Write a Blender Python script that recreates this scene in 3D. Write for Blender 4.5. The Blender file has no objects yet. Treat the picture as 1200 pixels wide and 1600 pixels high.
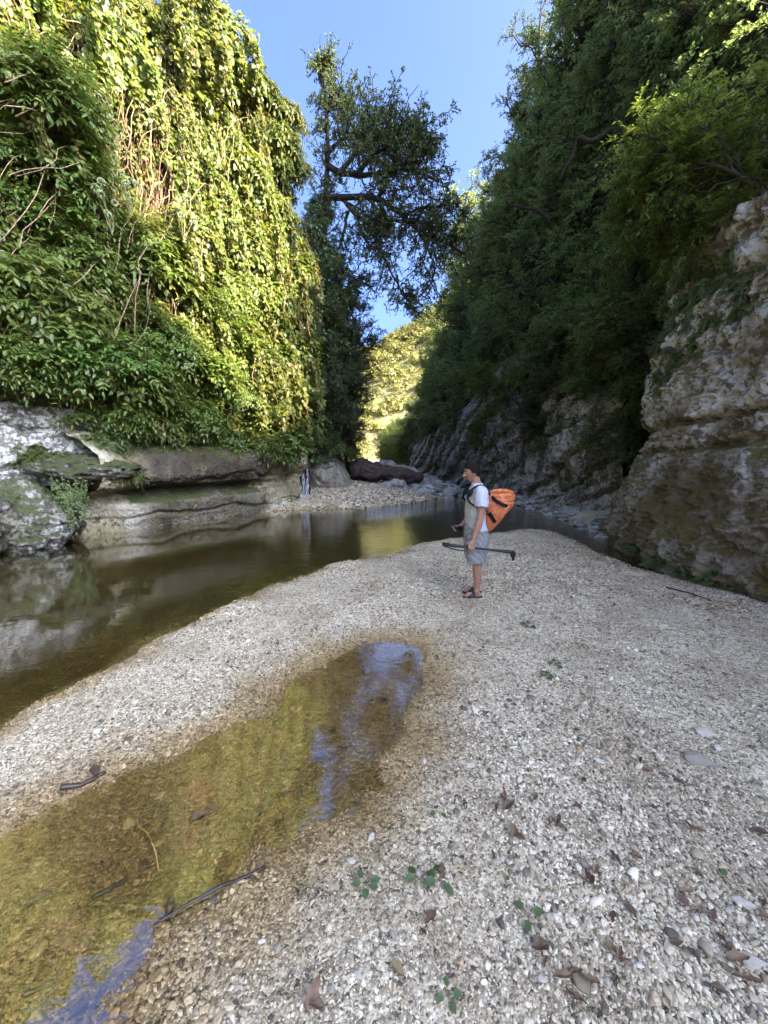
import bpy, math, random
import numpy as np

# ------------------------------------------------------------------ camera, sky, sun, exposure
SC = bpy.context.scene
COL = SC.collection
CAM_H, PITCH, FPX = 1.88, math.radians(8.05), 601.0
cam_data = bpy.data.cameras.new('camera')
cam_data.sensor_fit = 'HORIZONTAL'
cam_data.sensor_width = 36.0
cam_data.lens = 36.0 * FPX / 1200.0
cam_data.clip_start, cam_data.clip_end = 0.05, 3000.0
cam = bpy.data.objects.new('camera', cam_data)
COL.objects.link(cam)
cam.location = (0, 0, CAM_H)
cam.rotation_euler = (math.pi / 2 - PITCH, 0, 0)
SC.camera = cam

SUN_EL, SUN_AZ = math.radians(29.0), math.radians(122.0)      # azimuth clockwise from +Y: sun behind the camera, to the right
SUN = np.array([math.sin(SUN_AZ) * math.cos(SUN_EL), math.cos(SUN_AZ) * math.cos(SUN_EL), math.sin(SUN_EL)])
world = bpy.data.worlds.new('World')
SC.world = world
world.use_nodes = True
wn = world.node_tree
sky = wn.nodes.new('ShaderNodeTexSky')
sky.sky_type = 'NISHITA'
sky.sun_disc = False
sky.sun_elevation = SUN_EL
sky.sun_rotation = SUN_AZ
sky.air_density, sky.dust_density, sky.ozone_density = 0.38, 9.5, 8.5
bg = wn.nodes['Background']
wn.links.new(sky.outputs[0], bg.inputs[0])
bg.inputs[1].default_value = 0.13
sun_data = bpy.data.lights.new('sun', 'SUN')
sun_data.energy = 3.3
sun_data.angle = math.radians(0.53)
sun_data.color = (1.0, 0.87, 0.64)
sun = bpy.data.objects.new('sun', sun_data)
COL.objects.link(sun)
from mathutils import Vector
sun.rotation_euler = Vector(SUN).to_track_quat('Z', 'Y').to_euler()
SC.view_settings.view_transform = 'Standard'
SC.view_settings.look = 'None'
SC.view_settings.gamma = 1.0
SC.view_settings.use_curve_mapping = False
SC.view_settings.exposure = 3.32
SC.render.engine = 'CYCLES'
SC.cycles.max_bounces = 10
SC.cycles.diffuse_bounces = 4
SC.cycles.glossy_bounces = 3
SC.cycles.transmission_bounces = 6
SC.cycles.transparent_max_bounces = 12
SC.cycles.caustics_reflective = False
SC.cycles.caustics_refractive = False
SC.cycles.sample_clamp_indirect = 8.0
SC.cycles.use_denoising = True

# ------------------------------------------------------------------ helpers
R = np.random.default_rng(11)
random.seed(5)
CP, SP = math.cos(PITCH), math.sin(PITCH)


def at(u, v, Y):
    """World point that lies Y metres ahead on the sight line through (u, v) of the 1200 x 1600 photograph."""
    b = (800 - v) / FPX
    dy, dz = CP + b * SP, -SP + b * CP
    return np.array([(u - 600) / FPX / dy * Y, Y, CAM_H + dz / dy * Y])


def on(u, v, z=0.0):
    """World point at height z seen at (u, v)."""
    b = (800 - v) / FPX
    dy, dz = CP + b * SP, -SP + b * CP
    return at(u, v, (z - CAM_H) / dz * dy)


def nrm(a):
    return a / np.maximum(np.linalg.norm(a, axis=-1, keepdims=True), 1e-9)


def smooth(e0, e1, x):
    t = np.clip((x - e0) / (e1 - e0), 0, 1)
    return t * t * (3 - 2 * t)


def _hash(i, j, k, seed):
    h = (i.astype(np.uint32) * np.uint32(374761393) + j.astype(np.uint32) * np.uint32(668265263)
         + k.astype(np.uint32) * np.uint32(2147483647 - 58) + np.uint32(seed * 7919 + 13))
    h = (h ^ (h >> np.uint32(13))) * np.uint32(1274126177)
    h = (h ^ (h >> np.uint32(16))) * np.uint32(2246822519)
    h = h ^ (h >> np.uint32(15))
    return h.astype(np.float64) / 4294967295.0


def vnoise(p, seed=0):
    p = np.asarray(p, float)
    f = np.floor(p)
    t = p - f
    t = t * t * t * (t * (t * 6 - 15) + 10)
    i, j, k = (f[..., n].astype(np.int64) for n in range(3))
    out = 0
    for a in (0, 1):
        wa = t[..., 0] if a else 1 - t[..., 0]
        for b in (0, 1):
            wb = t[..., 1] if b else 1 - t[..., 1]
            for c in (0, 1):
                wc = t[..., 2] if c else 1 - t[..., 2]
                out = out + wa * wb * wc * _hash(i + a, j + b, k + c, seed)
    return out * 2 - 1


def fbm(p, octaves=5, seed=0, gain=0.5, ridged=False):
    p = np.asarray(p, float)
    out, amp, tot = 0, 1.0, 0
    for o in range(octaves):
        n = vnoise(p, seed + o * 17)
        if ridged:
            n = 1 - 2 * np.abs(n)
        out = out + amp * n
        tot += amp
        amp *= gain
        p = p * 2.03 + 7.31
    return out / tot


def build_mesh(name, verts, faces, mat=None, smooth_shade=False, attrs=None):
    """faces: list of integer arrays, each (M, 3) or (M, 4)."""
    me = bpy.data.meshes.new(name)
    verts = np.asarray(verts, np.float32)
    if not isinstance(faces, (list, tuple)):
        faces = [faces]
    faces = [np.asarray(f, np.int32) for f in faces if len(f)]
    loops = np.concatenate([f.ravel() for f in faces])
    sizes = np.concatenate([np.full(len(f), f.shape[1], np.int32) for f in faces])
    starts = np.concatenate([[0], np.cumsum(sizes)[:-1]]).astype(np.int32)
    me.vertices.add(len(verts))
    me.vertices.foreach_set('co', verts.ravel())
    me.loops.add(len(loops))
    me.loops.foreach_set('vertex_index', loops)
    me.polygons.add(len(sizes))
    me.polygons.foreach_set('loop_start', starts)
    if smooth_shade:
        me.polygons.foreach_set('use_smooth', np.ones(len(sizes), bool))
    if attrs:
        for k, a in attrs.items():
            at_ = me.attributes.new(k, 'FLOAT', 'POINT')
            at_.data.foreach_set('value', np.asarray(a, np.float32))
    if mat:
        me.materials.append(mat)
    me.update(calc_edges=True)
    return me


def add(name, data, parent=None, loc=None, rot=None, scale=None):
    o = bpy.data.objects.new(name, data)
    COL.objects.link(o)
    if parent:
        o.parent = parent
    if loc is not None:
        o.location = [float(c) for c in loc]
    if rot is not None:
        o.rotation_euler = [float(c) for c in rot]
    if scale is not None:
        o.scale = scale if hasattr(scale, '__len__') else (scale,) * 3
    return o


def tag(o, label=None, cat=None, group=None, kind=None):
    if label:
        o['label'] = label
    if cat:
        o['category'] = cat
    if group:
        o['group'] = group
    if kind:
        o['kind'] = kind
    return o


def empty(name, loc, rot=(0, 0, 0)):
    o = add(name, None, None, loc, rot)
    o.empty_display_size = 0.1
    return o


class Geo:
    """Collects vertices and faces of several shapes for ONE mesh."""

    def __init__(self):
        self.v, self.f, self.n = [], [], 0

    def put(self, v, *faces):
        v = np.asarray(v, float).reshape(-1, 3)
        for f in faces:
            if len(f):
                self.f.append(np.asarray(f, np.int64) + self.n)
        self.v.append(v)
        self.n += len(v)
        return self

    def mesh(self, name, mat, smooth_shade=False, attrs=None):
        q = [f for f in self.f if f.shape[1] == 4]
        t = [f for f in self.f if f.shape[1] == 3]
        fs = ([np.concatenate(q)] if q else []) + ([np.concatenate(t)] if t else [])
        return build_mesh(name, np.concatenate(self.v), fs, mat, smooth_shade, attrs)


def grid_faces(nu, nv, wrap=False):
    i = np.arange(nu - 1)[:, None]
    j = np.arange(nv if wrap else nv - 1)[None, :]
    j2 = (j + 1) % nv
    a, b, c, d = i * nv + j, i * nv + j2, (i + 1) * nv + j2, (i + 1) * nv + j
    return np.stack([a, b, c, d], -1).reshape(-1, 4)


def tubes(P, Rr, n=5):
    """Tubes along M polylines of K points: P (M, K, 3), Rr (M, K)."""
    P = np.asarray(P, float)
    Rr = np.asarray(Rr, float)
    M, K = P.shape[:2]
    T = nrm(np.gradient(P, axis=1))
    ref = np.where(np.abs(T[:, :1, 2:3]) > 0.9, np.array([1.0, 0.1, 0]), np.array([0.1, 0.05, 1.0]))
    A = nrm(np.cross(T, ref))
    B = np.cross(T, A)
    ang = np.linspace(0, 2 * np.pi, n, endpoint=False)
    V = P[:, :, None] + Rr[:, :, None, None] * (np.cos(ang)[:, None] * A[:, :, None] + np.sin(ang)[:, None] * B[:, :, None])
    F = grid_faces(K, n, True)
    F = (F[None] + (np.arange(M) * K * n)[:, None, None]).reshape(-1, 4)
    caps = []
    if n >= 4:
        base = np.arange(M) * K * n
        for off in (0, (K - 1) * n):
            for t in range(1, n - 1):
                caps.append(np.stack([base + off, base + off + t, base + off + t + 1], -1))
    return V.reshape(-1, 3), F, (np.concatenate(caps) if caps else np.zeros((0, 3), int))


def poly(points, K):
    """Catmull-Rom resampling of a polyline to K points."""
    p = np.asarray(points, float)
    d = np.concatenate([[0], np.cumsum(np.linalg.norm(np.diff(p, axis=0), axis=1))])
    s = np.linspace(0, d[-1], K)
    ext = np.vstack([2 * p[0] - p[1], p, 2 * p[-1] - p[-2]])
    i = np.clip(np.searchsorted(d, s, 'right') - 1, 0, len(p) - 2)
    t = ((s - d[i]) / np.maximum(d[i + 1] - d[i], 1e-9))[:, None]
    p0, p1, p2, p3 = ext[i], ext[i + 1], ext[i + 2], ext[i + 3]
    return 0.5 * (2 * p1 + (p2 - p0) * t + (2 * p0 - 5 * p1 + 4 * p2 - p3) * t * t + (3 * p1 - p0 - 3 * p2 + p3) * t ** 3)


def ball(nu=16, nv=20):
    th = np.linspace(0, np.pi, nu)[:, None]
    ph = np.linspace(0, 2 * np.pi, nv, endpoint=False)[None, :]
    v = np.stack([np.sin(th) * np.cos(ph), np.sin(th) * np.sin(ph), np.cos(th) * np.ones_like(ph)], -1)
    return v.reshape(-1, 3), grid_faces(nu, nv, True)


def box(c, s):
    x = np.array([[-1, -1, -1], [1, -1, -1], [1, 1, -1], [-1, 1, -1], [-1, -1, 1], [1, -1, 1], [1, 1, 1], [-1, 1, 1]]) * 0.5
    return x * np.asarray(s) + np.asarray(c), np.array([[3, 2, 1, 0], [4, 5, 6, 7], [0, 1, 5, 4], [1, 2, 6, 5], [2, 3, 7, 6], [3, 0, 4, 7]])


def poly_sdf(x, y, pts):
    """Signed distance to a polygon, positive inside."""
    pts = np.asarray(pts, float)
    d = np.full(x.shape, 1e9)
    ins = np.zeros(x.shape, bool)
    for (ax, ay), (bx, by) in zip(pts, np.roll(pts, -1, axis=0)):
        ex, ey = bx - ax, by - ay
        t = np.clip(((x - ax) * ex + (y - ay) * ey) / max(ex * ex + ey * ey, 1e-12), 0, 1)
        d = np.minimum(d, np.hypot(x - ax - t * ex, y - ay - t * ey))
        if ay != by:
            c = ((ay > y) != (by > y)) & (x < (bx - ax) * (y - ay) / (by - ay) + ax)
            ins ^= c
    return np.where(ins, d, -d)


# ------------------------------------------------------------------ materials
def mat_new(name):
    m = bpy.data.materials.new(name)
    m.use_nodes = True
    nt = m.node_tree
    for n in list(nt.nodes):
        nt.nodes.remove(n)
    out = nt.nodes.new('ShaderNodeOutputMaterial')
    return m, nt, out


def N(nt, kind, **kw):
    n = nt.nodes.new('ShaderNode' + kind)
    for k, v in kw.items():
        if k.startswith('i_'):
            key = k[2:]
            key = int(key) if key.isdigit() else key
            n.inputs[key].default_value = v
        else:
            setattr(n, k, v)
    return n


def ramp(nt, fac, stops, interp='LINEAR'):
    r = nt.nodes.new('ShaderNodeValToRGB')
    r.color_ramp.interpolation = interp
    els = r.color_ramp.elements
    while len(els) > 1:
        els.remove(els[-1])
    els[0].position = stops[0][0]
    c = stops[0][1]
    els[0].color = tuple(c) + (1,) if hasattr(c, '__len__') else (c, c, c, 1)
    for p, c in stops[1:]:
        e = els.new(p)
        e.color = tuple(c) + (1,) if hasattr(c, '__len__') else (c, c, c, 1)
    nt.links.new(fac, r.inputs[0])
    return r.outputs[0]


def mixc(nt, fac, a, b, mode='MIX'):
    m = nt.nodes.new('ShaderNodeMix')
    m.data_type = 'RGBA'
    m.blend_type = mode
    for sock, val in ((m.inputs[0], fac), (m.inputs[6], a), (m.inputs[7], b)):
        if hasattr(val, 'links'):
            nt.links.new(val, sock)
        elif hasattr(val, '__len__'):
            sock.default_value = tuple(val) + (1,) if len(val) == 3 else val
        else:
            sock.default_value = val if sock.type == 'VALUE' else (val, val, val, 1)
    return m.outputs[2]


def math_(nt, op, a, b=None, c=None, clamp=False):
    m = nt.nodes.new('ShaderNodeMath')
    m.operation = op
    m.use_clamp = clamp
    for sock, val in zip(m.inputs, (a, b, c)):
        if val is None:
            continue
        if hasattr(val, 'links'):
            nt.links.new(val, sock)
        else:
            sock.default_value = val
    return m.outputs[0]


def noise_(nt, vec, scale, detail=4, rough=0.55, dist=0.0, out=0):
    n = N(nt, 'TexNoise')
    n.inputs['Scale'].default_value = scale
    n.inputs['Detail'].default_value = detail
    n.inputs['Roughness'].default_value = rough
    n.inputs['Distortion'].default_value = dist
    if vec is not None:
        nt.links.new(vec, n.inputs['Vector'])
    return n.outputs[out]


def attr_(nt, name, kind='GEOMETRY'):
    a = N(nt, 'Attribute', attribute_name=name, attribute_type=kind)
    return a.outputs['Fac']


def pos_(nt, scale=None):
    g = N(nt, 'NewGeometry')
    v = g.outputs['Position']
    if scale is not None:
        m = N(nt, 'Mapping')
        m.inputs['Scale'].default_value = scale
        nt.links.new(v, m.inputs['Vector'])
        v = m.outputs[0]
    return v


def bump_(nt, height, strength=0.5, dist=0.02, normal=None):
    b = N(nt, 'Bump')
    b.inputs['Strength'].default_value = strength
    b.inputs['Distance'].default_value = dist
    nt.links.new(height, b.inputs['Height'])
    if normal is not None:
        nt.links.new(normal, b.inputs['Normal'])
    return b.outputs[0]


def principled(nt, out, color, rough=0.8, spec=0.3, normal=None, **kw):
    p = N(nt, 'BsdfPrincipled')
    for key, val in (('Base Color', color), ('Roughness', rough), ('Specular IOR Level', spec)):
        if hasattr(val, 'links'):
            nt.links.new(val, p.inputs[key])
        elif hasattr(val, '__len__'):
            p.inputs[key].default_value = tuple(val) + (1,)
        else:
            p.inputs[key].default_value = val
    for k, v in kw.items():
        p.inputs[k].default_value = v
    if normal is not None:
        nt.links.new(normal, p.inputs['Normal'])
    if out is not None:
        nt.links.new(p.outputs[0], out.inputs[0])
    return p


def plain(name, color, rough=0.7, spec=0.3, var=0.15, scale=40.0, bump=0.15):
    m, nt, out = mat_new(name)
    tc = N(nt, 'TexCoord').outputs['Object']
    n = noise_(nt, tc, scale, 4)
    dark = tuple(c * (1 - var) for c in color)
    lite = tuple(min(1, c * (1 + var)) for c in color)
    c = ramp(nt, n, [(0.3, dark), (0.7, lite)])
    principled(nt, out, c, rough, spec, bump_(nt, n, bump, 0.004))
    return m


def leaf_mat(name, stops, trans=(0.2, 0.3, 0.03), tfac=0.35, hue=0.04, val=0.35, rough=0.45, spec=0.4):
    m, nt, out = mat_new(name)
    g = N(nt, 'NewGeometry')
    c = ramp(nt, g.outputs['Random Per Island'], stops)
    oi = N(nt, 'ObjectInfo')
    h = N(nt, 'HueSaturation')
    nt.links.new(c, h.inputs['Color'])
    nt.links.new(math_(nt, 'MULTIPLY_ADD', oi.outputs['Random'], hue, 0.5 - hue / 2), h.inputs['Hue'])
    nt.links.new(math_(nt, 'MULTIPLY_ADD', oi.outputs['Random'], val, 1 - val / 2), h.inputs['Value'])
    p = principled(nt, None, h.outputs[0], rough, spec)
    t = N(nt, 'BsdfTranslucent')
    tc = mixc(nt, 0.5, h.outputs[0], trans)
    nt.links.new(tc, t.inputs['Color'])
    mx = N(nt, 'MixShader')
    mx.inputs[0].default_value = tfac
    nt.links.new(p.outputs[0], mx.inputs[1])
    nt.links.new(t.outputs[0], mx.inputs[2])
    nt.links.new(mx.outputs[0], out.inputs[0])
    return m


def rock_mat(name, light, mid, dark, lichen=0.5, moss=0.4, moss_col=(0.05, 0.06, 0.015), stain=0.3, stain_col=(0.05, 0.035, 0.02), scale=1.0, attr=None):
    """Limestone: pale base, grey blotches, dark lichen pits, vertical water stains, moss where it faces up."""
    m, nt, out = mat_new(name)
    P = pos_(nt)
    big = noise_(nt, P, 0.9 * scale, 6, 0.62)
    fine = noise_(nt, P, 9 * scale, 8, 0.7)
    c = ramp(nt, big, [(0.32, dark), (0.5, mid), (0.66, light)])
    pit = N(nt, 'TexVoronoi', feature='F1')
    pit.inputs['Scale'].default_value = 14 * scale
    warp = mixc(nt, 0.12, P, noise_(nt, P, 5 * scale, 3, out=1))
    nt.links.new(warp, pit.inputs['Vector'])
    lic = math_(nt, 'ADD', fine, math_(nt, 'MULTIPLY', noise_(nt, P, 2.2 * scale, 5, 0.7), 0.7))
    lo = 1.05 - 0.35 * lichen
    lm = ramp(nt, lic, [(lo - 0.1, 0), (lo, 1)])
    c = mixc(nt, math_(nt, 'MULTIPLY', lm, 0.85), c, tuple(d * 0.35 for d in dark))
    c = mixc(nt, 0.55, c, ramp(nt, fine, [(0.3, 0.55), (0.7, 1.0)]), 'MULTIPLY')
    st = noise_(nt, pos_(nt, (1.6, 1.6, 0.22)), 1.3 * scale, 5, 0.6)
    sm = ramp(nt, st, [(0.62 - 0.3 * stain, 0), (0.74 - 0.3 * stain, 1)])
    if attr:
        sm = math_(nt, 'MULTIPLY', ramp(nt, st, [(0.25, 0.75), (0.48, 1.0)]), attr_(nt, attr), clamp=True)
    c = mixc(nt, math_(nt, 'MULTIPLY', sm, 0.9), c, stain_col)
    g = N(nt, 'NewGeometry')
    sep = N(nt, 'SeparateXYZ')
    nt.links.new(g.outputs['Normal'], sep.inputs[0])
    mn = noise_(nt, P, 1.7 * scale, 6, 0.65)
    mf = math_(nt, 'ADD', math_(nt, 'MULTIPLY', sep.outputs[2], 0.35), mn)
    mm = ramp(nt, mf, [(0.78 - 0.35 * moss, 0), (0.92 - 0.35 * moss, 1)])
    mc = mixc(nt, fine, tuple(k * 0.5 for k in moss_col), tuple(k * 1.6 for k in moss_col))
    c = mixc(nt, math_(nt, 'MULTIPLY', mm, 0.92), c, mc)
    hgt = math_(nt, 'ADD', fine, math_(nt, 'MULTIPLY', pit.outputs['Distance'], 0.8))
    nb = bump_(nt, hgt, 0.9, 0.05 / scale)
    nb = bump_(nt, noise_(nt, P, 45 * scale, 5, 0.7), 0.5, 0.012, nb)
    principled(nt, out, c, 0.88, 0.2, nb)
    return m

# ------------------------------------------------------------------ the ground: one sheet, gravel bars, river bed, puddle basin
WATER, PUDDLE = -0.12, -0.032
NEAR = [(-9, -30), (-7, -6), (-4.2, 0.6), (-2.95, 1.9), (-2.79, 2.54), (-2.76, 2.82), (-2.64, 3.12), (-2.52, 3.55), (-2.47, 4.26), (-2.27, 4.83), (-1.92, 5.56),
        (-1.35, 6.53), (-0.5, 7.29), (0.26, 7.73), (0.74, 8.67), (1.59, 9.37), (2.69, 9.93), (4.04, 10.3), (4.5, 9.95), (4.55, 9.15), (4.42, 7.73),
        (4.5, 6.61), (4.78, 5.9), (5.3, 5.3), (30, 4), (60, -30)]
FAR = [(-6, 14.0), (-3.85, 14.5), (-2.52, 15.04), (-1.0, 14.85), (1.12, 16.75), (3.0, 19.0), (3.7, 21.0), (4.1, 24.0), (3.2, 32), (1, 50), (-8, 90), (-60, 90), (-60, 16)]
RIGHT = [(5.6, 5.2), (5.55, 7.73), (5.6, 9.2), (5.8, 10.38), (5.9, 12.62), (5.72, 17.23), (5.1, 22.4), (4.7, 30), (3.5, 42), (0, 64), (-6, 92), (80, 92), (80, 4), (30, 4)]
LEFT = [(-11.2, 2), (-10.6, 6.5), (-9.6, 7.73), (-8.6, 9.4), (-7.5, 10.8), (-6.7, 12.2), (-5.5, 13.6), (-4.5, 15.4), (-3.9, 16.3), (-5, 18), (-60, 18), (-60, 2)]
POND = [(0.42, 3.75), (0.5, 3.12), (0.24, 2.69), (0.24, 2.42), (0.02, 2.0), (-0.24, 1.73), (-0.46, 1.52), (-0.6, 1.36), (-0.72, 1.22), (-0.78, 0.9), (-1.2, 0.6),
        (-2.3, 0.6), (-2.5, 1.4), (-2.1, 1.72), (-1.85, 1.98), (-1.62, 2.19), (-1.37, 2.33), (-1.18, 2.59), (-0.94, 2.89), (-0.69, 3.23), (-0.4, 3.77), (0.0, 3.95)]


def ground(x, y):
    """Height, pond depth measure, wetness, algae at ground points."""
    p = np.stack([x, y, np.zeros_like(x)], -1)
    wob = fbm(p * 1.3, 4, 3) * 0.30 + fbm(p * 4.5, 4, 9) * 0.13
    near = poly_sdf(x, y, NEAR) + wob * np.clip(y / 4, 0.4, 1) * (1 - 0.75 * smooth(3.0, 4.2, x))
    far = poly_sdf(x, y, FAR) + wob
    right = poly_sdf(x, y, RIGHT) + wob * 0.6
    left = poly_sdf(x, y, LEFT)
    hn = np.where(near > 0, 0.15 * (1 - np.exp(-near / 0.45)) - 0.02 * np.exp(-((near - 1.0) / 0.6) ** 2), 0)
    hn = hn + np.where(near > 0, 1, 0) * (0.06 * smooth(1.0, 4.5, x) + 0.022 * fbm(p * 1.1, 4, 21) * smooth(0.15, 0.8, near) + 0.01 * fbm(p * 5, 3, 23) * smooth(0.1, 0.4, near))
    hf = np.where(far > 0, 0.10 * (1 - np.exp(-far / 0.3)) + 0.15 * np.clip(far, 0, 5) + 0.012 * np.clip(y - 20, 0, 200) + 0.05 * fbm(p * 1.2, 4, 5) * smooth(0.2, 1, far), 0)
    hr = np.where(right > 0, 0.55 * (1 - np.exp(-right / 0.9)) + 0.012 * np.clip(y - 20, 0, 200), 0)
    hl = np.where(left > 0, np.clip(left * 2.0, 0, 1.6), 0)
    land = np.maximum(np.maximum(near, far), np.maximum(right, left))
    z = WATER + np.maximum(np.maximum(hn, hf), np.maximum(hr, hl))
    z = np.where(land > 0, z, WATER - 0.5 * (1 - np.exp(land / 1.3)) - 0.012 * (1 + fbm(p * 3, 3, 8)))
    pw = fbm(p * 2.6, 4, 31) * 0.17 + fbm(p * 8, 4, 33) * 0.09
    pond = poly_sdf(x, y, POND) + pw
    flat = smooth(-0.55, 0.05, pond)
    z = z * (1 - flat) + (-0.006 + 0.008 * fbm(p * 5, 3, 23)) * flat
    z = z - 0.050 * smooth(-0.05, 0.36, pond) - 0.012 * smooth(-0.12, 0.05, pond)
    wet = np.maximum(smooth(-0.42, 0.0, pond + 0.12 * fbm(p * 4, 3, 41)), smooth(0.42, 0.02, near + 0.15 * fbm(p * 3, 3, 43)))
    wet = np.maximum(wet * (land > -9) * (y < 11), smooth(0.12, -0.05, land))
    return z, pond, near, far, right, land, np.clip(wet, 0, 1)


def warp(n, lo, hi, c, k):
    """n values from lo to hi, closest together round c."""
    a, b = np.arcsinh((lo - c) / k), np.arcsinh((hi - c) / k)
    return c + k * np.sinh(np.linspace(a, b, n))


gx, gy = warp(400, -400, 400, -0.3, 3.2), warp(470, -60, 900, 1.6, 3.0)
GX, GY = np.meshgrid(gx, gy, indexing='ij')
gz, g_pond, g_near, g_far, g_right, g_land, g_wet = ground(GX.ravel(), GY.ravel())
gp = np.stack([GX.ravel(), GY.ravel(), gz], -1)
g_algae = smooth(-0.05, 0.18, g_pond + 0.1 * fbm(gp * 2.2, 4, 51))
g_litter = np.clip(smooth(2.2, 4.6, gp[:, 0] + 0.9 * fbm(gp * 1.2, 4, 61)) * smooth(1.2, 4, gp[:, 1]) * (0.55 + 0.7 * fbm(gp * 3.0, 4, 63)), 0, 1) * (g_near > 0)
g_litter = np.maximum(g_litter, 1.0 * np.exp(-((gp[:, 0] + 2.3) / 0.9) ** 2 - ((gp[:, 1] - 16.9) / 1.0) ** 2) * (1 + 0.5 * fbm(gp * 2, 3, 68)))
g_litter = np.maximum(g_litter, smooth(0.2, 0.7, fbm(gp * 0.9 + 5, 4, 66)) * 0.35 * (g_near > 0.3))


def gravel_mat():
    m, nt, out = mat_new('gravel')
    P = pos_(nt)
    warp1 = mixc(nt, 0.03, P, noise_(nt, P, 30, 2, out=1))
    cols, hs = [], []
    for sc in (34, 75):
        v = N(nt, 'TexVoronoi', feature='F1')
        v.inputs['Scale'].default_value = sc
        nt.links.new(warp1, v.inputs['Vector'])
        sep = N(nt, 'SeparateColor')
        nt.links.new(v.outputs['Color'], sep.inputs[0])
        cols.append(ramp(nt, sep.outputs[0], [(0.0, (0.08, 0.072, 0.058)), (0.15, (0.20, 0.178, 0.14)), (0.38, (0.37, 0.335, 0.265)), (0.64, (0.52, 0.48, 0.39)), (0.88, (0.70, 0.665, 0.575)), (1.0, (0.38, 0.29, 0.17))]))
        hs.append(v.outputs['Distance'])
    pick = ramp(nt, noise_(nt, P, 20, 3), [(0.42, 0), (0.55, 1)])
    c = mixc(nt, pick, cols[0], cols[1])
    h = math_(nt, 'SUBTRACT', 1.0, hs[0])
    h = math_(nt, 'ADD', h, math_(nt, 'MULTIPLY', hs[1], -0.5))
    patch = noise_(nt, P, 1.6, 6, 0.6)
    c = mixc(nt, 1.0, c, ramp(nt, patch, [(0.32, (0.88, 0.76, 0.60)), (0.60, (1.18, 1.07, 0.89))]), 'MULTIPLY')
    lit = attr_(nt, 'litter')
    lc = ramp(nt, noise_(nt, P, 60, 3), [(0.35, (0.08, 0.05, 0.03)), (0.65, (0.24, 0.17, 0.11))])
    lm = math_(nt, 'MULTIPLY', ramp(nt, noise_(nt, P, 9, 6, 0.7), [(0.4, 0), (0.62, 1)]), lit)
    c = mixc(nt, math_(nt, 'MULTIPLY', lm, 0.8), c, lc)
    wet = attr_(nt, 'wet')
    c = mixc(nt, math_(nt, 'MULTIPLY', wet, 0.8), c, mixc(nt, 1.0, c, (0.62, 0.50, 0.30), 'MULTIPLY'))
    alg = attr_(nt, 'algae')
    an = noise_(nt, P, 3.0, 6, 0.65)
    ac = ramp(nt, an, [(0.32, (0.062, 0.036, 0.015)), (0.5, (0.14, 0.088, 0.036)), (0.68, (0.21, 0.15, 0.065))])
    ac2 = mixc(nt, 0.55, mixc(nt, 1.0, c, (0.9, 0.75, 0.42), 'MULTIPLY'), ac)
    c = mixc(nt, math_(nt, 'MULTIPLY', alg, 0.85), c, ac2)
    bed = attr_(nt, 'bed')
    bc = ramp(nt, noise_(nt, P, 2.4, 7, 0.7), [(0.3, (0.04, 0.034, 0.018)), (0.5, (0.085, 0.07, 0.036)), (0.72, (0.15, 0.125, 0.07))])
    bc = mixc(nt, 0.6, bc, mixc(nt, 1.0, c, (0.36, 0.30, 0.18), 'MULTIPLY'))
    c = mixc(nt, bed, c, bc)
    rough = ramp(nt, wet, [(0.0, 0.9), (1.0, 0.35)])
    principled(nt, out, c, rough, 0.3, bump_(nt, h, 1.0, 0.012))
    return m


M_GRAVEL = gravel_mat()
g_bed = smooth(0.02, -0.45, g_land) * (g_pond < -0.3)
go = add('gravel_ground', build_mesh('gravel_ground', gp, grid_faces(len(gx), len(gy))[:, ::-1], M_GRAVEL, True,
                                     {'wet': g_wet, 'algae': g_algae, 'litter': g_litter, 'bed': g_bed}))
tag(go, 'pale gravel river bank with the stream bed and a shallow pool hollow', 'ground', kind='structure')


# ------------------------------------------------------------------ water
def water_mat(name, tint, ior, chop, scale, rapid=False, rough=0.01, film=0.0):
    m, nt, out = mat_new(name)
    P = pos_(nt, (0.55, 1.0, 1.0))
    h = noise_(nt, P, scale, 3, 0.5, 0.6)
    h2 = noise_(nt, P, scale * 3.1, 3, 0.55, 0.4)
    hh = math_(nt, 'ADD', h, math_(nt, 'MULTIPLY', h2, 0.35))
    b = N(nt, 'Bump')
    b.inputs['Distance'].default_value = 0.09
    nt.links.new(hh, b.inputs['Height'])
    if rapid:
        a = attr_(nt, 'chop')
        nt.links.new(math_(nt, 'MULTIPLY_ADD', a, 0.75, chop), b.inputs['Strength'])
    else:
        b.inputs['Strength'].default_value = chop
    geo = N(nt, 'NewGeometry')                       # Schlick reflectance, the same from above and below
    dt = N(nt, 'VectorMath', operation='DOT_PRODUCT')
    nt.links.new(geo.outputs['Incoming'], dt.inputs[0])
    nt.links.new(b.outputs[0], dt.inputs[1])
    cs = math_(nt, 'SUBTRACT', 1.0, math_(nt, 'ABSOLUTE', dt.outputs['Value']), clamp=True)
    fres = math_(nt, 'MULTIPLY_ADD', math_(nt, 'POWER', cs, 3.6 if rapid else 5.0), 1.0 - ior, ior, clamp=True)
    tr = N(nt, 'BsdfTransparent')
    tr.inputs[0].default_value = tuple(tint) + (1,)
    gl = N(nt, 'BsdfGlossy')
    gl.inputs['Roughness'].default_value = rough
    gl.inputs[0].default_value = (1, 1, 1, 1)
    nt.links.new(b.outputs[0], gl.inputs['Normal'])
    mx = N(nt, 'MixShader')
    nt.links.new(fres, mx.inputs[0])
    nt.links.new(tr.outputs[0], mx.inputs[1])
    nt.links.new(gl.outputs[0], mx.inputs[2])
    nt.links.new(mx.outputs[0], out.inputs[0])
    return m


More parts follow.
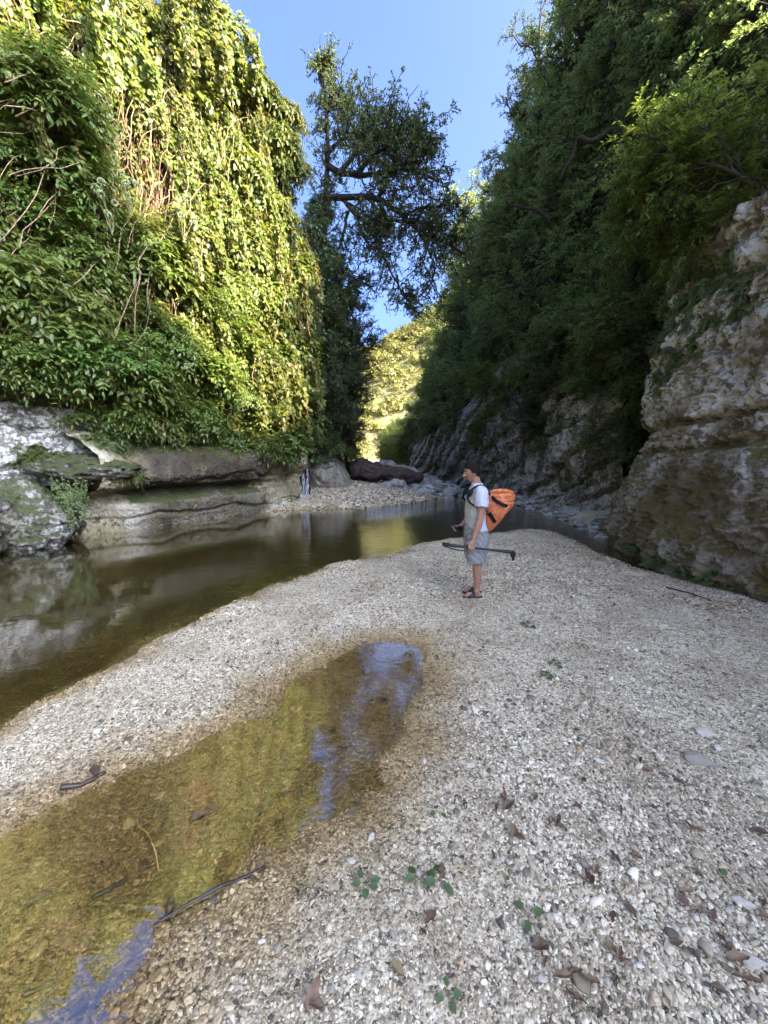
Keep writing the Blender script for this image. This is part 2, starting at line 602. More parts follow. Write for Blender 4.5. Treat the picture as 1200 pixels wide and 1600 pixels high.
wx, wy = warp(160, -60, 40, 0, 6), warp(200, -30, 100, 14, 6)
WX, WY = np.meshgrid(wx, wy, indexing='ij')
wv = np.stack([WX.ravel(), WY.ravel(), np.full(WX.size, WATER)], -1)
chop = np.exp(-((wv[:, 1] - 14.6 - 0.9 * (wv[:, 0] - 0.5)) / 1.6) ** 2) * smooth(-1.6, 0.4, wv[:, 0]) * smooth(7, 3, wv[:, 0])
chop = np.maximum(chop, 0.12 * np.exp(-((wv[:, 0] - 0.6) / 1.2) ** 2 - ((wv[:, 1] - 9.0) / 0.9) ** 2))
chop = np.maximum(chop, 0.3 * smooth(2.0, 3.5, wv[:, 0]) * smooth(22, 12, wv[:, 1]))
chop = np.maximum(chop, 0.08 * smooth(-4, -1, wv[:, 0]))
chop = np.maximum(chop, 0.12 * np.exp(-((wv[:, 0] + 0.0) / 1.5) ** 2 - ((wv[:, 1] - 11.0) / 3.0) ** 2))
ro = add('river', build_mesh('river', wv, grid_faces(len(wx), len(wy))[:, ::-1], water_mat('river_water', (0.72, 0.72, 0.58), 0.07, 0.02, 5.0, True), True, {'chop': chop}))
tag(ro, 'calm clear olive green stream with ripples by the far gravel bar', 'river', kind='structure')
px, py = np.linspace(-2.9, 0.9, 40), np.linspace(0.3, 4.2, 40)
PX, PY = np.meshgrid(px, py, indexing='ij')
k = poly_sdf(PX.ravel(), PY.ravel(), POND) > -0.28
pf = grid_faces(40, 40)[:, ::-1]
pf = pf[k[pf].all(1)]
po = add('shallow_pool', build_mesh('shallow_pool', np.stack([PX.ravel(), PY.ravel(), np.full(PX.size, PUDDLE)], -1), pf,
                                    water_mat('pool_water', (0.95, 0.92, 0.82), 0.21, 0.02, 7.0, rough=0.0), True))
tag(po, 'still shallow pool over golden brown algae on the gravel', 'pool', kind='structure')


# ------------------------------------------------------------------ rock faces and hillsides
def cliff(name, base, z0, ztop, ns, nz, off, amp, mat, side=1, nscale=0.5, strata=None, attrs=None, ridg=0.5, seed=1, fine=0.05, smooth_shade=True, zpow=1.0):
    """Rock sheet that rises from a base line; off(x, y, z) pushes it towards the river; strata = (dip, layer thickness, depth)."""
    b = poly([(p[0], p[1], 0) for p in base], ns)
    tg = nrm(np.gradient(b, axis=0))
    n = np.stack([tg[:, 1], -tg[:, 0], np.zeros(ns)], -1) * side
    t = np.linspace(0, 1, nz) ** zpow
    top = ztop(b[:, 1]) if callable(ztop) else np.full(ns, float(ztop))
    Z = z0 + (top[:, None] - z0) * t[None]
    X = np.repeat(b[:, None, 0], nz, 1)
    Y = np.repeat(b[:, None, 1], nz, 1)
    o = off(X, Y, Z)
    p = np.stack([X, Y, Z], -1) + n[:, None] * o[..., None]
    d = amp * (fbm(p * nscale, 5, seed) * (1 - ridg) + ridg * fbm(p * nscale * 1.3, 5, seed + 3, ridged=True))
    d = d + fine * fbm(p * nscale * 7, 5, seed + 5, 0.6, ridged=True)
    if strata:
        dip, th, dep = strata
        q = (p[..., 2] - dip * p[..., 1] + 0.35 * th * fbm(p * 0.7, 4, seed + 9)) / th
        i = np.floor(q)
        fr = q - i
        z_ = np.zeros_like(i)
        r0, r1 = _hash(i, z_, z_, seed), _hash(i + 1, z_, z_, seed)
        e = smooth(0.86, 1.0, fr)
        d = d + dep * ((r0 * (1 - e) + r1 * e) - 0.5 + 0.25 * (1 - fr)) - dep * 0.7 * np.exp(-((fr - 0.93) / 0.045) ** 2)
    p = p + n[:, None] * d[..., None]
    p[..., 2] += 0.35 * amp * fbm(p * nscale * 1.7 + 9, 4, seed + 7) * t[None]
    P_ = p.reshape(-1, 3)
    F_ = grid_faces(ns, nz)
    if side > 0:
        F_ = F_[:, ::-1]
    at_ = attrs(P_) if attrs else None
    return add(name, build_mesh(name, P_, F_, mat, smooth_shade, at_))


def prof(z, zs, os):
    return np.interp(z, zs, os)


M_SOIL, _nt, _out = mat_new('hill_soil')
_P = pos_(_nt)
_c = ramp(_nt, noise_(_nt, _P, 1.2, 8, 0.7), [(0.3, (0.03, 0.03, 0.014)), (0.5, (0.07, 0.065, 0.035)), (0.7, (0.12, 0.11, 0.065))])
principled(_nt, _out, _c, 0.95, 0.1, bump_(_nt, noise_(_nt, _P, 6, 8, 0.7), 1.0, 0.15))

LB = [(-14, -8), (-12.4, 2), (-10.8, 6), (-9.2, 9), (-7.3, 11.8), (-5.3, 14.4), (-3.75, 16.6), (-4.2, 18.2), (-4.6, 21), (-5.2, 26), (-6, 32), (-7, 45), (-10, 65), (-20, 90)]
RB = [(9.6, -18), (9.0, -8), (8.4, 0), (7.4, 5.5), (7.6, 9.5), (8.4, 13), (8.2, 17), (7.4, 21), (6.8, 26), (6.3, 32), (6.2, 40), (5.6, 50), (3.6, 62), (-1, 80)]
LTOP = lambda y: np.interp(y, [-8, 2, 9, 10.5, 12.5, 14.3, 15.4, 16.5, 18, 26, 45, 90], [9, 11.5, 12.6, 13.4, 15.3, 15.3, 15.0, 14.2, 10, 9, 12, 14])
RTOP = lambda y: np.interp(y, [-18, -8, -5, -3, -0.5, 0.9, 2.8, 5, 7.3, 8.3, 9.6, 12, 30, 40, 50, 62, 80], [6, 8, 13, 22, 21.0, 16.8, 13.4, 11.4, 10.2, 12, 19, 25, 20, 14, 9, 5, 5])  # out-of-view ridge heights beside and behind the camera are shaped for sun and shade


def wall_xy(base, y):
    b = np.asarray(base)
    return np.interp(y, b[:, 1], b[:, 0])


LLEAN = lambda z: 0.02 * z + 0.7 * np.clip(z - 16, 0, 99)
RLEAN = lambda z: 0.10 * z + 0.0 * z
lh = cliff('hillside', LB, -0.5, LTOP, 170, 70, lambda x, y, z: -LLEAN(z), 0.9, M_SOIL, 1, 0.35, seed=3)
tag(lh, 'steep dark earth slope under the sunlit vines of the gorge', 'hillside', kind='structure')
rh = cliff('hillside', RB, -0.5, RTOP, 170, 70, lambda x, y, z: -RLEAN(z), 1.0, M_SOIL, -1, 0.35, seed=5)
tag(rh, 'steep dark earth slope under the shaded trees of the gorge', 'hillside', kind='structure')

M_LEDGE = rock_mat('ledge_rock', (0.62, 0.56, 0.43), (0.42, 0.355, 0.22), (0.17, 0.13, 0.07), 0.1, 0.3, stain=0.75, stain_col=(0.022, 0.014, 0.009), attr='stain')
M_WHITE = rock_mat('white_rock', (0.80, 0.77, 0.70), (0.68, 0.64, 0.56), (0.26, 0.22, 0.16), 0.45, 0.2, stain=0.02)
M_BLUFF = rock_mat('bluff_rock', (0.82, 0.79, 0.72), (0.62, 0.57, 0.465), (0.22, 0.18, 0.10), 0.35, 0.42, (0.105, 0.08, 0.022), 0.5, (0.115, 0.078, 0.032), attr='stain')
M_GREY = rock_mat('grey_rock', (0.64, 0.59, 0.49), (0.46, 0.42, 0.335), (0.17, 0.15, 0.105), 0.35, 0.35, stain=0.25)
M_STONE = rock_mat('boulder_rock', (0.56, 0.54, 0.49), (0.46, 0.43, 0.37), (0.26, 0.235, 0.19), 0.1, 0.05, stain=0.0, scale=1.6)

LEDGE_B = [(-7.15, 9.4), (-6.9, 10.57), (-6.1, 11.98), (-4.98, 13.34), (-3.9, 15.1), (-3.55, 15.9), (-3.75, 16.6), (-4.6, 17.2)]


def ledge_off(x, y, z):
    a = prof(z, [-0.5, 0.0, 0.35, 0.62, 0.78, 0.98, 1.12, 1.35, 1.7, 1.95, 2.2, 2.45, 3.0], [-0.1, 0.0, 0.10, 0.10, -0.22, -0.38, 0.20, 0.36, 0.34, 0.25, 0.05, -0.5, -1.6])
    b = prof(z, [-0.5, 0.0, 0.6, 1.0, 1.25, 1.6, 2.0, 2.3, 2.6, 3.0], [0.0, 0.05, 0.02, -0.12, -0.05, 0.22, 0.28, 0.12, -0.5, -1.6])
    c = prof(z, [-0.5, 0.3, 0.8, 1.1, 1.5, 1.9, 2.3, 3.0], [-0.9, -0.8, -0.6, 0.1, 0.3, 0.2, -0.2, -1.6])
    w = smooth(13.6, 14.8, y)
    w2 = smooth(10.6, 9.6, y)
    return (a * (1 - w) + b * w) * (1 - w2) + c * w2


lo_ = cliff('rock_ledge', LEDGE_B, -0.5, lambda y: np.interp(y, [9, 12, 16], [2.9, 2.75, 2.5]), 300, 110, ledge_off, 0.3, M_LEDGE, 1, 0.75, (0.02, 1.1, 0.10),
            lambda p: {'stain': smooth(14.6, 13.9, p[:, 1] + 0.5 * fbm(p * 1.3, 3, 2)) * smooth(9.9, 10.9, p[:, 1] + 0.3 * fbm(p * 1.1, 3, 4)) * (0.8 + 0.2 * smooth(0.5, 1.0, p[:, 2]))}, 0.3, 11, 0.03)
tag(lo_, 'undercut limestone ledge stained dark brown above the calm water', 'rock ledge', kind='structure')
UP_B = [(-11.5, 5.5), (-10.2, 7.0), (-9.0, 8.6), (-8.0, 9.9), (-7.6, 10.6), (-8.0, 11.4), (-9, 12)]
uo = cliff('white_rock_face', UP_B, 1.2, 4.0, 200, 80, lambda x, y, z: prof(z, [1.2, 2.0, 2.25, 2.4, 3.0, 3.4, 4.0], [0.0, 0.0, 0.0, -0.1, -0.2, -0.6, -1.6]), 0.3, M_WHITE, 1, 0.9, (0.1, 0.9, 0.2), None, 0.5, 13, 0.12)
tag(uo, 'weathered white limestone face above the bank, pitted with dark lichen', 'rock face', kind='structure')

BLUFF_B = [(5.6, 0.5), (5.3, 3.5), (5.15, 5.6), (5.2, 7.0), (5.35, 8.4), (5.7, 9.4), (6.4, 10.1), (7.6, 10.8), (9.0, 11.2)]


def bluff_off(x, y, z):
    zz = z - 0.05 * (9.5 - y)
    a = prof(zz, [-0.5, 0, 0.5, 1.2, 1.75, 1.92, 1.98, 2.06, 2.2, 2.38, 2.44, 2.52, 2.7, 3.4, 4.6, 4.9, 5.3, 6.3, 7.2, 8.5, 10],
             [0.15, 0.05, -0.12, -0.3, -0.42, -0.52, -0.66, -0.52, -0.54, -0.58, -0.72, -0.56, -0.52, -0.62, -0.85, -1.0, -1.0, -0.95, -1.2, -1.9, -3.0])
    return a


bo = cliff('rock_bluff', BLUFF_B, -0.5, lambda y: np.interp(y, [0, 6, 9.4, 11], [5.4, 5.8, 6.6, 5.0]), 300, 260, bluff_off, 0.5, M_BLUFF, -1, 0.6, (0.03, 1.9, 0.05), lambda p: {'stain': smooth(2.6, 1.5, p[:, 2] + 0.9 * fbm(p * 0.9, 4, 6)) * 0.75 + 0.4 * smooth(0.05, 0.4, fbm(p * 0.8 + 4, 4, 8))}, 0.55, 21, 0.15)
tag(bo, 'mossy pale limestone bluff with level cracks at the edge of the gravel', 'rock bluff', kind='structure')
GREY_B = [(7.4, 11.6), (6.9, 13.2), (6.75, 15), (6.65, 17), (6.2, 19.5), (5.6, 22), (5.2, 25), (4.9, 28), (4.8, 32), (4.4, 38), (3.2, 46)]
go2 = cliff('grey_cliff', GREY_B, -0.4, lambda y: np.interp(y, [11, 14, 17, 21, 26, 30, 46], [5, 7, 8.5, 7.0, 5, 4.5, 3.5]), 360, 150,
            lambda x, y, z: prof(z, [0, 1.0, 1.6, 2.5, 5, 8.5], [0.1, -0.25, -0.1, -0.1, -0.2, -1.2]), 0.7, M_GREY, -1, 0.3, (-0.5, 1.0, 0.55), None, 0.4, 31, 0.16)
tag(go2, 'grey limestone cliff with slanting beds behind the person', 'cliff', kind='structure')
FH_B = [(-120, 110), (-50, 122), (-10, 118), (10, 112), (40, 108), (120, 90)]


def far_top(y):
    return np.full_like(y, 60.0)


M_FARHILL, _nt, _out = mat_new('far_hill_ground')
_P = pos_(_nt)
_c = ramp(_nt, noise_(_nt, _P, 0.12, 8, 0.7), [(0.35, (0.10, 0.11, 0.03)), (0.55, (0.22, 0.19, 0.08)), (0.7, (0.34, 0.29, 0.19))])
principled(_nt, _out, _c, 0.95, 0.1, bump_(_nt, noise_(_nt, _P, 0.6, 8, 0.7), 1.0, 1.0))
fx, fy = np.linspace(-110, 110, 120), np.linspace(84, 260, 90)
FX, FY = np.meshgrid(fx, fy, indexing='ij')


def far_h(x, y):
    p = np.stack([x, y, 0 * x], -1)
    rise = np.clip(y - 92 + 0.1 * x, 0, 200)
    crest = np.interp(x, [-110, -40, -2, 8, 24, 60, 110], [34, 42, 52, 60, 74, 96, 110])
    return crest * (1 - np.exp(-(rise / 45.0) ** 1.15)) + 2.5 * fbm(p * 0.05, 4, 71) * smooth(0, 20, rise) + 1.0


fz = far_h(FX.ravel(), FY.ravel())
fo = add('far_hill', build_mesh('far_hill', np.stack([FX.ravel(), FY.ravel(), fz], -1), grid_faces(120, 90)[:, ::-1], M_FARHILL, True))
tag(fo, 'sunlit wooded hill closing the end of the gorge', 'hill', kind='structure')

# ------------------------------------------------------------------ boulders, log, waterfall
def rock_mesh(name, seed, mat, nu=22, nv=30, rough=0.22, cuts=7, fine=0.05):
    v, f = ball(nu, nv)
    g = np.random.default_rng(seed)
    r = 1 + rough * fbm(v * 1.3 + seed, 4, seed)
    p = v * r[:, None]
    for _ in range(cuts):
        n = nrm(g.normal(size=3))
        d = g.uniform(0.62, 0.86)
        s = p @ n
        p = p - np.clip(s - d, 0, None)[:, None] * n * 0.85
    p = p * (1 + fine * fbm(p * 5 + seed, 4, seed + 2, ridged=True))[:, None]
    return build_mesh(name, p, f, mat, True)


ROCKS = [rock_mesh('boulder', 100 + i, M_STONE, 16, 22, cuts=6 + i % 4) for i in range(6)]


def gz_at(x, y):
    return ground(np.atleast_1d(np.asarray(x, float)), np.atleast_1d(np.asarray(y, float)))[0]


def boulder(p, size, i, label, group=None, rz=0.0, sink=0.35, name='boulder', cat='boulder', tilt=0.2):
    o = add(name, ROCKS[i % 6], None, (p[0], p[1], p[2] + size[2] * (1 - sink * 1.6)), (R.uniform(-tilt, tilt), R.uniform(-tilt, tilt), rz), size)
    return tag(o, label, cat, group)


# heap of pale boulders beyond the far bar
n = 75
bx = R.uniform(0.2, 4.6, n)
by = R.uniform(19.0, 27.5, n)
bx = bx + (by - 19) * 0.05
bx[:22] = R.uniform(1.6, 4.3, 22)
by[:22] = R.uniform(18.6, 21.5, 22)
bz = gz_at(bx, by)
for i in range(n):
    s = 0.16 + 0.42 * R.random() ** 2.2
    boulder((bx[i], by[i], bz[i]), (s * R.uniform(1, 1.5), s * R.uniform(0.8, 1.2), s * R.uniform(0.55, 0.8)), i,
            'pale rounded boulder in the heap between far gravel bar and grey cliff', 'pale boulders heaped beyond the far gravel bar', R.uniform(0, 6))
for u, v, Y, s, lab in ((632, 728, 23.5, (0.95, 0.7, 0.62), 'big smooth pale boulder just beyond the thin end of the brown log'),
                        (676, 742, 20.6, (0.55, 0.45, 0.36), 'smooth grey boulder closest to the head of the person'),
                        (701, 749, 20.0, (0.5, 0.42, 0.3), 'flat pale boulder just before the face of the person'),
                        (604, 750, 19.6, (0.36, 0.3, 0.2), 'white boulder under the middle of the brown log'),
                        (575, 712, 26, (1.2, 0.8, 0.5), 'long white boulder behind the thick end of the brown log'),
                        (600, 716, 30, (1.1, 0.8, 0.7), 'grey boulder in the gap below the far sunlit trees')):
    p = at(u, v, Y)
    z = gz_at(p[0], p[1])[0]
    boulder((p[0], p[1], z), s, R.integers(6), lab, None, R.uniform(-0.4, 0.4), 0.3)
# stones that line the opposite bank, below the cliff
n = 150
sy = 8.6 + 14.5 * R.random(n) ** 0.9
sx = np.interp(sy, [8.5, 10.4, 12.6, 17.2, 23], [5.35, 5.7, 5.85, 5.65, 5.0]) + np.abs(R.normal(0, 0.42, n)) - 0.1
sz = gz_at(sx, sy)
for i in range(n):
    s = 0.06 + 0.17 * R.random() ** 1.6
    boulder((sx[i], sy[i], sz[i]), (s * R.uniform(1, 1.6), s * R.uniform(0.9, 1.3), s * R.uniform(0.5, 0.8)), i,
            'rounded stone in the row along the water below the grey cliff', 'stones lining the bank below the grey cliff', R.uniform(0, 6), 0.3, 'bank_stone', 'stone')

M_BROWNROCK = rock_mat('brown_rock', (0.16, 0.10, 0.065), (0.10, 0.06, 0.04), (0.035, 0.024, 0.018), 0.4, 0.25, stain=0.3)
M_WETROCK = rock_mat('wet_rock', (0.09, 0.075, 0.06), (0.05, 0.04, 0.032), (0.02, 0.016, 0.013), 0.2, 0.2, stain=0.3)
M_TUFA = rock_mat('tufa_rock', (0.50, 0.46, 0.38), (0.38, 0.34, 0.27), (0.2, 0.17, 0.12), 0.2, 0.25, stain=0.3, stain_col=(0.16, 0.12, 0.08))
M_LOWROCK = rock_mat('low_rock', (0.62, 0.60, 0.55), (0.34, 0.31, 0.24), (0.10, 0.085, 0.05), 0.5, 0.75, (0.05, 0.055, 0.018), 0.2)


def big_rock(name, p, size, seed, mat, label, rz=0.0, rough=0.35, cuts=6, fine=0.12, cat='rock'):
    me = rock_mesh(name, seed, mat, 60, 84, rough, cuts, fine)
    o = add(name, me, None, p, (0, 0, rz), size)
    return tag(o, label, cat)


big_rock('boulder', (-8.35, 8.75, 0.42), (1.25, 1.15, 1.0), 301, M_LOWROCK, 'mossy whitish boulder overhanging the dark water at the foot of the bank', 0.4, cat='boulder')
big_rock('boulder', (-8.9, 7.4, 0.5), (1.2, 1.2, 1.0), 302, M_LOWROCK, 'mossy boulder at the waterline at the picture edge', 0.9, cat='boulder')
big_rock('rock_shelf', (-7.75, 10.0, 1.55), (1.2, 1.15, 0.42), 303, M_LOWROCK, 'mossy rock shelf under the white limestone face', 0.6, 0.2, 4)
big_rock('rock', at(452, 668, 17.2) + (-0.3, 0, -0.2), (0.95, 0.8, 0.75), 304, M_BROWNROCK, 'reddish brown rock above the little waterfall')
big_rock('rock', at(471, 750, 16.75), (0.5, 0.35, 1.35), 305, M_WETROCK, 'dark wet rock that the little waterfall runs down', 0.2, 0.2)
big_rock('boulder', at(510, 742, 18.6) + (0, 0.3, 0.0), (1.15, 0.9, 1.05), 306, M_TUFA, 'large pale rounded rock next to the waterfall', 0.3, 0.25, cat='boulder')
big_rock('boulder', at(488, 715, 19.2) + (0, 0.4, 0.2), (0.9, 0.8, 1.4), 307, M_TUFA, 'tall pale rock behind the waterfall, below the dark bush', 0.9, 0.3, cat='boulder')
big_rock('boulder', at(545, 742, 21.5), (0.8, 0.7, 0.7), 308, M_TUFA, 'grey rock behind the thick end of the brown log', 0.1, 0.25, cat='boulder')

# fallen log
lp = poly([at(546, 738, 20.4), at(565, 734, 20.6), at(590, 738, 20.5), at(615, 741, 20.6), at(640, 744, 20.8), at(661, 747, 20.9)], 60)
rad = np.interp(np.linspace(0, 1, 60), [0, 0.03, 0.15, 0.3, 0.45, 0.7, 0.95, 1.0], [0.28, 0.40, 0.52, 0.48, 0.40, 0.38, 0.28, 0.15])
lv, lf, lc = tubes(lp[None], rad[None], 36)
cen = np.repeat(lp, 36, 0)
dv = lv - cen
rr = 1 + 0.5 * fbm(lv * np.array([1.6, 2.6, 2.6]), 5, 91, ridged=True) + 0.28 * fbm(lv * np.array([3.5, 9, 9]), 5, 93, 0.6, ridged=True)
lv = cen + dv * rr[:, None] * np.array([1, 1, 0.82])
M_LOG, _nt, _out = mat_new('log_wood')
_P = pos_(_nt)
_n = noise_(_nt, pos_(_nt, (2, 9, 9)), 2.0, 8, 0.7)
_c = ramp(_nt, _n, [(0.3, (0.02, 0.014, 0.011)), (0.5, (0.06, 0.043, 0.034)), (0.7, (0.17, 0.13, 0.10))])
principled(_nt, _out, _c, 0.85, 0.2, bump_(_nt, _n, 0.9, 0.05))
log = add('fallen_log', Geo().put(lv, lf, lc).mesh('fallen_log', M_LOG, True))
tag(log, 'dark reddish brown log lying on the far gravel bar', 'log')

# waterfall
M_FALL, _nt, _out = mat_new('falling_water')
_p = principled(_nt, None, (0.82, 0.86, 0.9), 0.25, 0.5)
_t = N(_nt, 'BsdfTransparent')
_m = N(_nt, 'MixShader')
_f = ramp(_nt, noise_(_nt, pos_(_nt, (14, 14, 1.6)), 2.0, 5, 0.7), [(0.46, 0.0), (0.66, 0.6)])
_nt.links.new(_f, _m.inputs[0])
_nt.links.new(_t.outputs[0], _m.inputs[1])
_nt.links.new(_p.outputs[0], _m.inputs[2])
_nt.links.new(_m.outputs[0], _out.inputs[0])
fall = empty('waterfall', at(470, 785, 16.2))
tag(fall, 'thin white waterfall running down the dark rock beside the pale ledge', 'waterfall')
inv = -np.array(fall.location)
for pts in ([(466, 697, 16.55), (467, 712, 16.4), (472, 730, 16.3), (474, 750, 16.25), (476, 772, 16.2), (477, 786, 16.1)],
            [(457, 728, 16.2), (462, 740, 16.15), (466, 755, 16.1), (470, 770, 16.1), (474, 786, 16.0)],
            [(470, 704, 16.5), (477, 725, 16.4), (481, 745, 16.4), (480, 765, 16.3), (481, 784, 16.2)]):
    c = poly([at(*q) for q in pts], 24) + inv
    w = np.interp(np.linspace(0, 1, 24), [0, 0.5, 1], [0.035, 0.06, 0.10])
    v, f, cc = tubes(c[None], w[None], 8)
    v = v + 0.02 * np.stack([vnoise(v * 9 + k * 31, 5) for k in range(3)], -1)
    add('water_strand', Geo().put(v, f).mesh('water_strand', M_FALL, True), fall)

# ------------------------------------------------------------------ plants: builders
def leaves(P, D, Nn, L, W, kind='diamond', droop=0.12, fold=0.12):
    """Leaf blades at P along D with upper side Nn; returns vertices and faces."""
    D = nrm(D)
    S = nrm(np.cross(D, Nn))
    U = np.cross(S, D)
    L = np.asarray(L)[:, None]
    W = np.asarray(W)[:, None]
    m = len(P)
    tip = P + D * L - U * L * droop
    if kind == 'diamond':
        a = P + D * L * 0.45 + S * W * 0.5 + U * W * fold
        b = P + D * L * 0.45 - S * W * 0.5 + U * W * fold
        V = np.stack([P, a, tip, b], 1).reshape(-1, 3)
        i = np.arange(m)[:, None] * 4
        return V, np.concatenate([i + [0, 1, 2], i + [0, 2, 3]])
    r1 = P + D * L * 0.22 + S * W * 0.42 + U * W * fold
    r2 = P + D * L * 0.62 + S * W * 0.42 + U * (W * fold - L * droop * 0.45)
    l1 = r1 - S * W * 0.84
    l2 = r2 - S * W * 0.84
    mid = P + D * L * 0.5 - U * L * droop * 0.25
    V = np.stack([P, r1, r2, tip, l2, l1, mid], 1).reshape(-1, 3)
    i = np.arange(m)[:, None] * 7
    F = np.concatenate([i + [0, 1, 6], i + [1, 2, 6], i + [2, 3, 6], i + [3, 4, 6], i + [4, 5, 6], i + [5, 0, 6]])
    return V, F


def rnd(*s):
    return R.normal(size=s)


def spawn(par, n, f0, f1, ang, length, up=0.0, droop=0.0, jit=0.05, K=6, flat=0.0, bias=(0, 0, 0), shrink=0.4):
    """n child branches off the parent polylines."""
    M, K0 = par.shape[:2]
    idx = R.integers(M, size=n)
    f = R.uniform(f0, f1, n)
    u = f * (K0 - 1)
    i = np.minimum(u.astype(int), K0 - 2)
    w = (u - i)[:, None]
    p = par[idx, i] * (1 - w) + par[idx, i + 1] * w
    T = nrm(par[idx, i + 1] - par[idx, i])
    r = rnd(n, 3)
    r[:, 2] *= 1 - flat
    perp = nrm(r - (r * T).sum(1, keepdims=True) * T)
    a = R.uniform(0.7, 1.2, n)[:, None] * ang
    d = nrm(T * np.cos(a) + perp * np.sin(a) + np.array([0, 0, up]) + np.asarray(bias))
    ln = (length * R.uniform(0.6, 1.25, n) * (1 - shrink * f))[:, None, None]
    t = np.linspace(0, 1, K)[None, :, None]
    pts = p[:, None] + d[:, None] * t * ln
    pts[..., 2] += droop * ln[..., 0] * t[..., 0] ** 2
    pts = pts + np.cumsum(rnd(n, K, 3), 1) * jit * ln * t ** 0.5 / K ** 0.5
    return pts


def radii(M, K, r0, r1):
    return np.repeat(np.linspace(r0, r1, K)[None], M, 0)


def twig_leaves(tw, per, L, asp=0.5, flat=0.8, kind='diamond', f0=0.15, droop=0.12):
    M, K = tw.shape[:2]
    f = np.tile(np.linspace(f0, 1, per), M) + R.uniform(-0.04, 0.04, M * per)
    f = np.clip(f, 0, 0.999)
    idx = np.repeat(np.arange(M), per)
    u = f * (K - 1)
    i = np.minimum(u.astype(int), K - 2)
    w = (u - i)[:, None]
    p = tw[idx, i] * (1 - w) + tw[idx, i + 1] * w
    T = nrm(tw[idx, i + 1] - tw[idx, i])
    side = np.where(np.arange(M * per) % 2 == 0, 1, -1)[:, None]
    S = nrm(np.cross(T, np.array([0, 0, 1.0]) + 0.25 * rnd(M * per, 3)))
    D = nrm(T * 0.6 + S * side * 0.8 + rnd(M * per, 3) * (1 - flat) * 0.9)
    Nn = nrm(np.array([0, 0, 1.0]) + rnd(M * per, 3) * (1.05 - flat))
    LL = L * R.uniform(0.65, 1.2, M * per)
    return leaves(p, D, Nn, LL, LL * asp, kind, droop)


def tree_meshes(name, trunk, nl, ns, nt_, per, lens, L, lmat, bmat, asp=0.5, flat=0.8, up=(0.25, 0.1, 0.0), droop=(-0.1, -0.1, -0.15), r0=0.12, f0=0.3, bias=(0, 0, 0), ang=(1.0, 0.8, 0.8), kind='diamond', flatb=0.3):
    tr = poly(trunk, 14)[None]
    lim = spawn(tr, nl, f0, 1.0, ang[0], lens[0], up[0], droop[0], 0.18, 8, flatb, bias)
    sub = spawn(lim, ns, 0.2, 1.0, ang[1], lens[1], up[1], droop[1], 0.15, 6, flatb)
    tw = spawn(np.concatenate([sub]), nt_, 0.15, 1.0, ang[2], lens[2], up[2], droop[2], 0.12, 4, flatb)
    g = Geo()
    g.put(*tubes(tr, np.linspace(r0, r0 * 0.3, 14)[None] * (1 + 0.1 * rnd(1, 14)), 8))
    g.put(*tubes(lim, radii(nl, 8, r0 * 0.42, r0 * 0.1), 5))
    g.put(*tubes(sub, radii(ns, 6, r0 * 0.16, r0 * 0.05), 4))
    g.put(*tubes(tw, radii(nt_, 4, r0 * 0.05 + 0.002, 0.002), 3)[:2])
    v, f = twig_leaves(tw, per, L, asp, flat, kind)
    return g.mesh(name + '_trunk', bmat, True), build_mesh(name + '_crown', v, f, lmat)


def plant(name, meshes, p, rot, scale, label, cat, group=None, parts=('trunk', 'crown')):
    o = empty(name, p, rot)
    o.scale = scale if hasattr(scale, '__len__') else (scale,) * 3
    for nm, me in zip(parts, meshes):
        add(nm, me, o)
    return tag(o, label, cat, group)


M_BARK = plain('bark', (0.055, 0.045, 0.035), 0.9, 0.15, 0.4, 9, 0.6)
M_BARKDARK = plain('dark_bark', (0.030, 0.025, 0.020), 0.9, 0.15, 0.4, 6, 0.6)
M_STEM = plain('green_stem', (0.13, 0.13, 0.05), 0.8, 0.2, 0.3, 12, 0.2)
M_DRY = plain('dry_stem', (0.27, 0.17, 0.10), 0.85, 0.15, 0.35, 12, 0.3)
M_LIT = leaf_mat('vine_leaf', [(0.0, (0.055, 0.085, 0.012)), (0.45, (0.10, 0.13, 0.018)), (0.85, (0.15, 0.165, 0.025)), (0.95, (0.20, 0.18, 0.035)), (1.0, (0.19, 0.11, 0.04))], (0.32, 0.34, 0.03), 0.4, 0.035, 0.4)
M_SHRUB = leaf_mat('shrub_leaf', [(0.0, (0.045, 0.085, 0.016)), (0.5, (0.085, 0.135, 0.024)), (0.88, (0.13, 0.17, 0.035)), (0.96, (0.20, 0.20, 0.05)), (1.0, (0.22, 0.19, 0.07))], (0.28, 0.34, 0.04), 0.35, 0.05, 0.5)
M_HORN = leaf_mat('hornbeam_leaf', [(0.0, (0.06, 0.085, 0.022)), (0.5, (0.105, 0.14, 0.036)), (0.9, (0.15, 0.18, 0.055)), (1.0, (0.17, 0.13, 0.055))], (0.42, 0.50, 0.12), 0.58, 0.06, 0.8)
M_ASH = leaf_mat('ash_leaf', [(0.0, (0.06, 0.095, 0.015)), (0.6, (0.10, 0.145, 0.025)), (1.0, (0.15, 0.17, 0.04))], (0.3, 0.36, 0.04), 0.4, 0.03, 0.25)
M_OAK = leaf_mat('evergreen_leaf', [(0.0, (0.05, 0.07, 0.028)), (0.6, (0.085, 0.11, 0.045)), (1.0, (0.125, 0.15, 0.075))], (0.22, 0.30, 0.08), 0.42, 0.03, 0.5)
M_YELLOW = leaf_mat('yellowing_leaf', [(0.0, (0.16, 0.13, 0.035)), (0.5, (0.26, 0.21, 0.06)), (1.0, (0.28, 0.17, 0.07))], (0.4, 0.33, 0.06), 0.35, 0.02, 0.2)
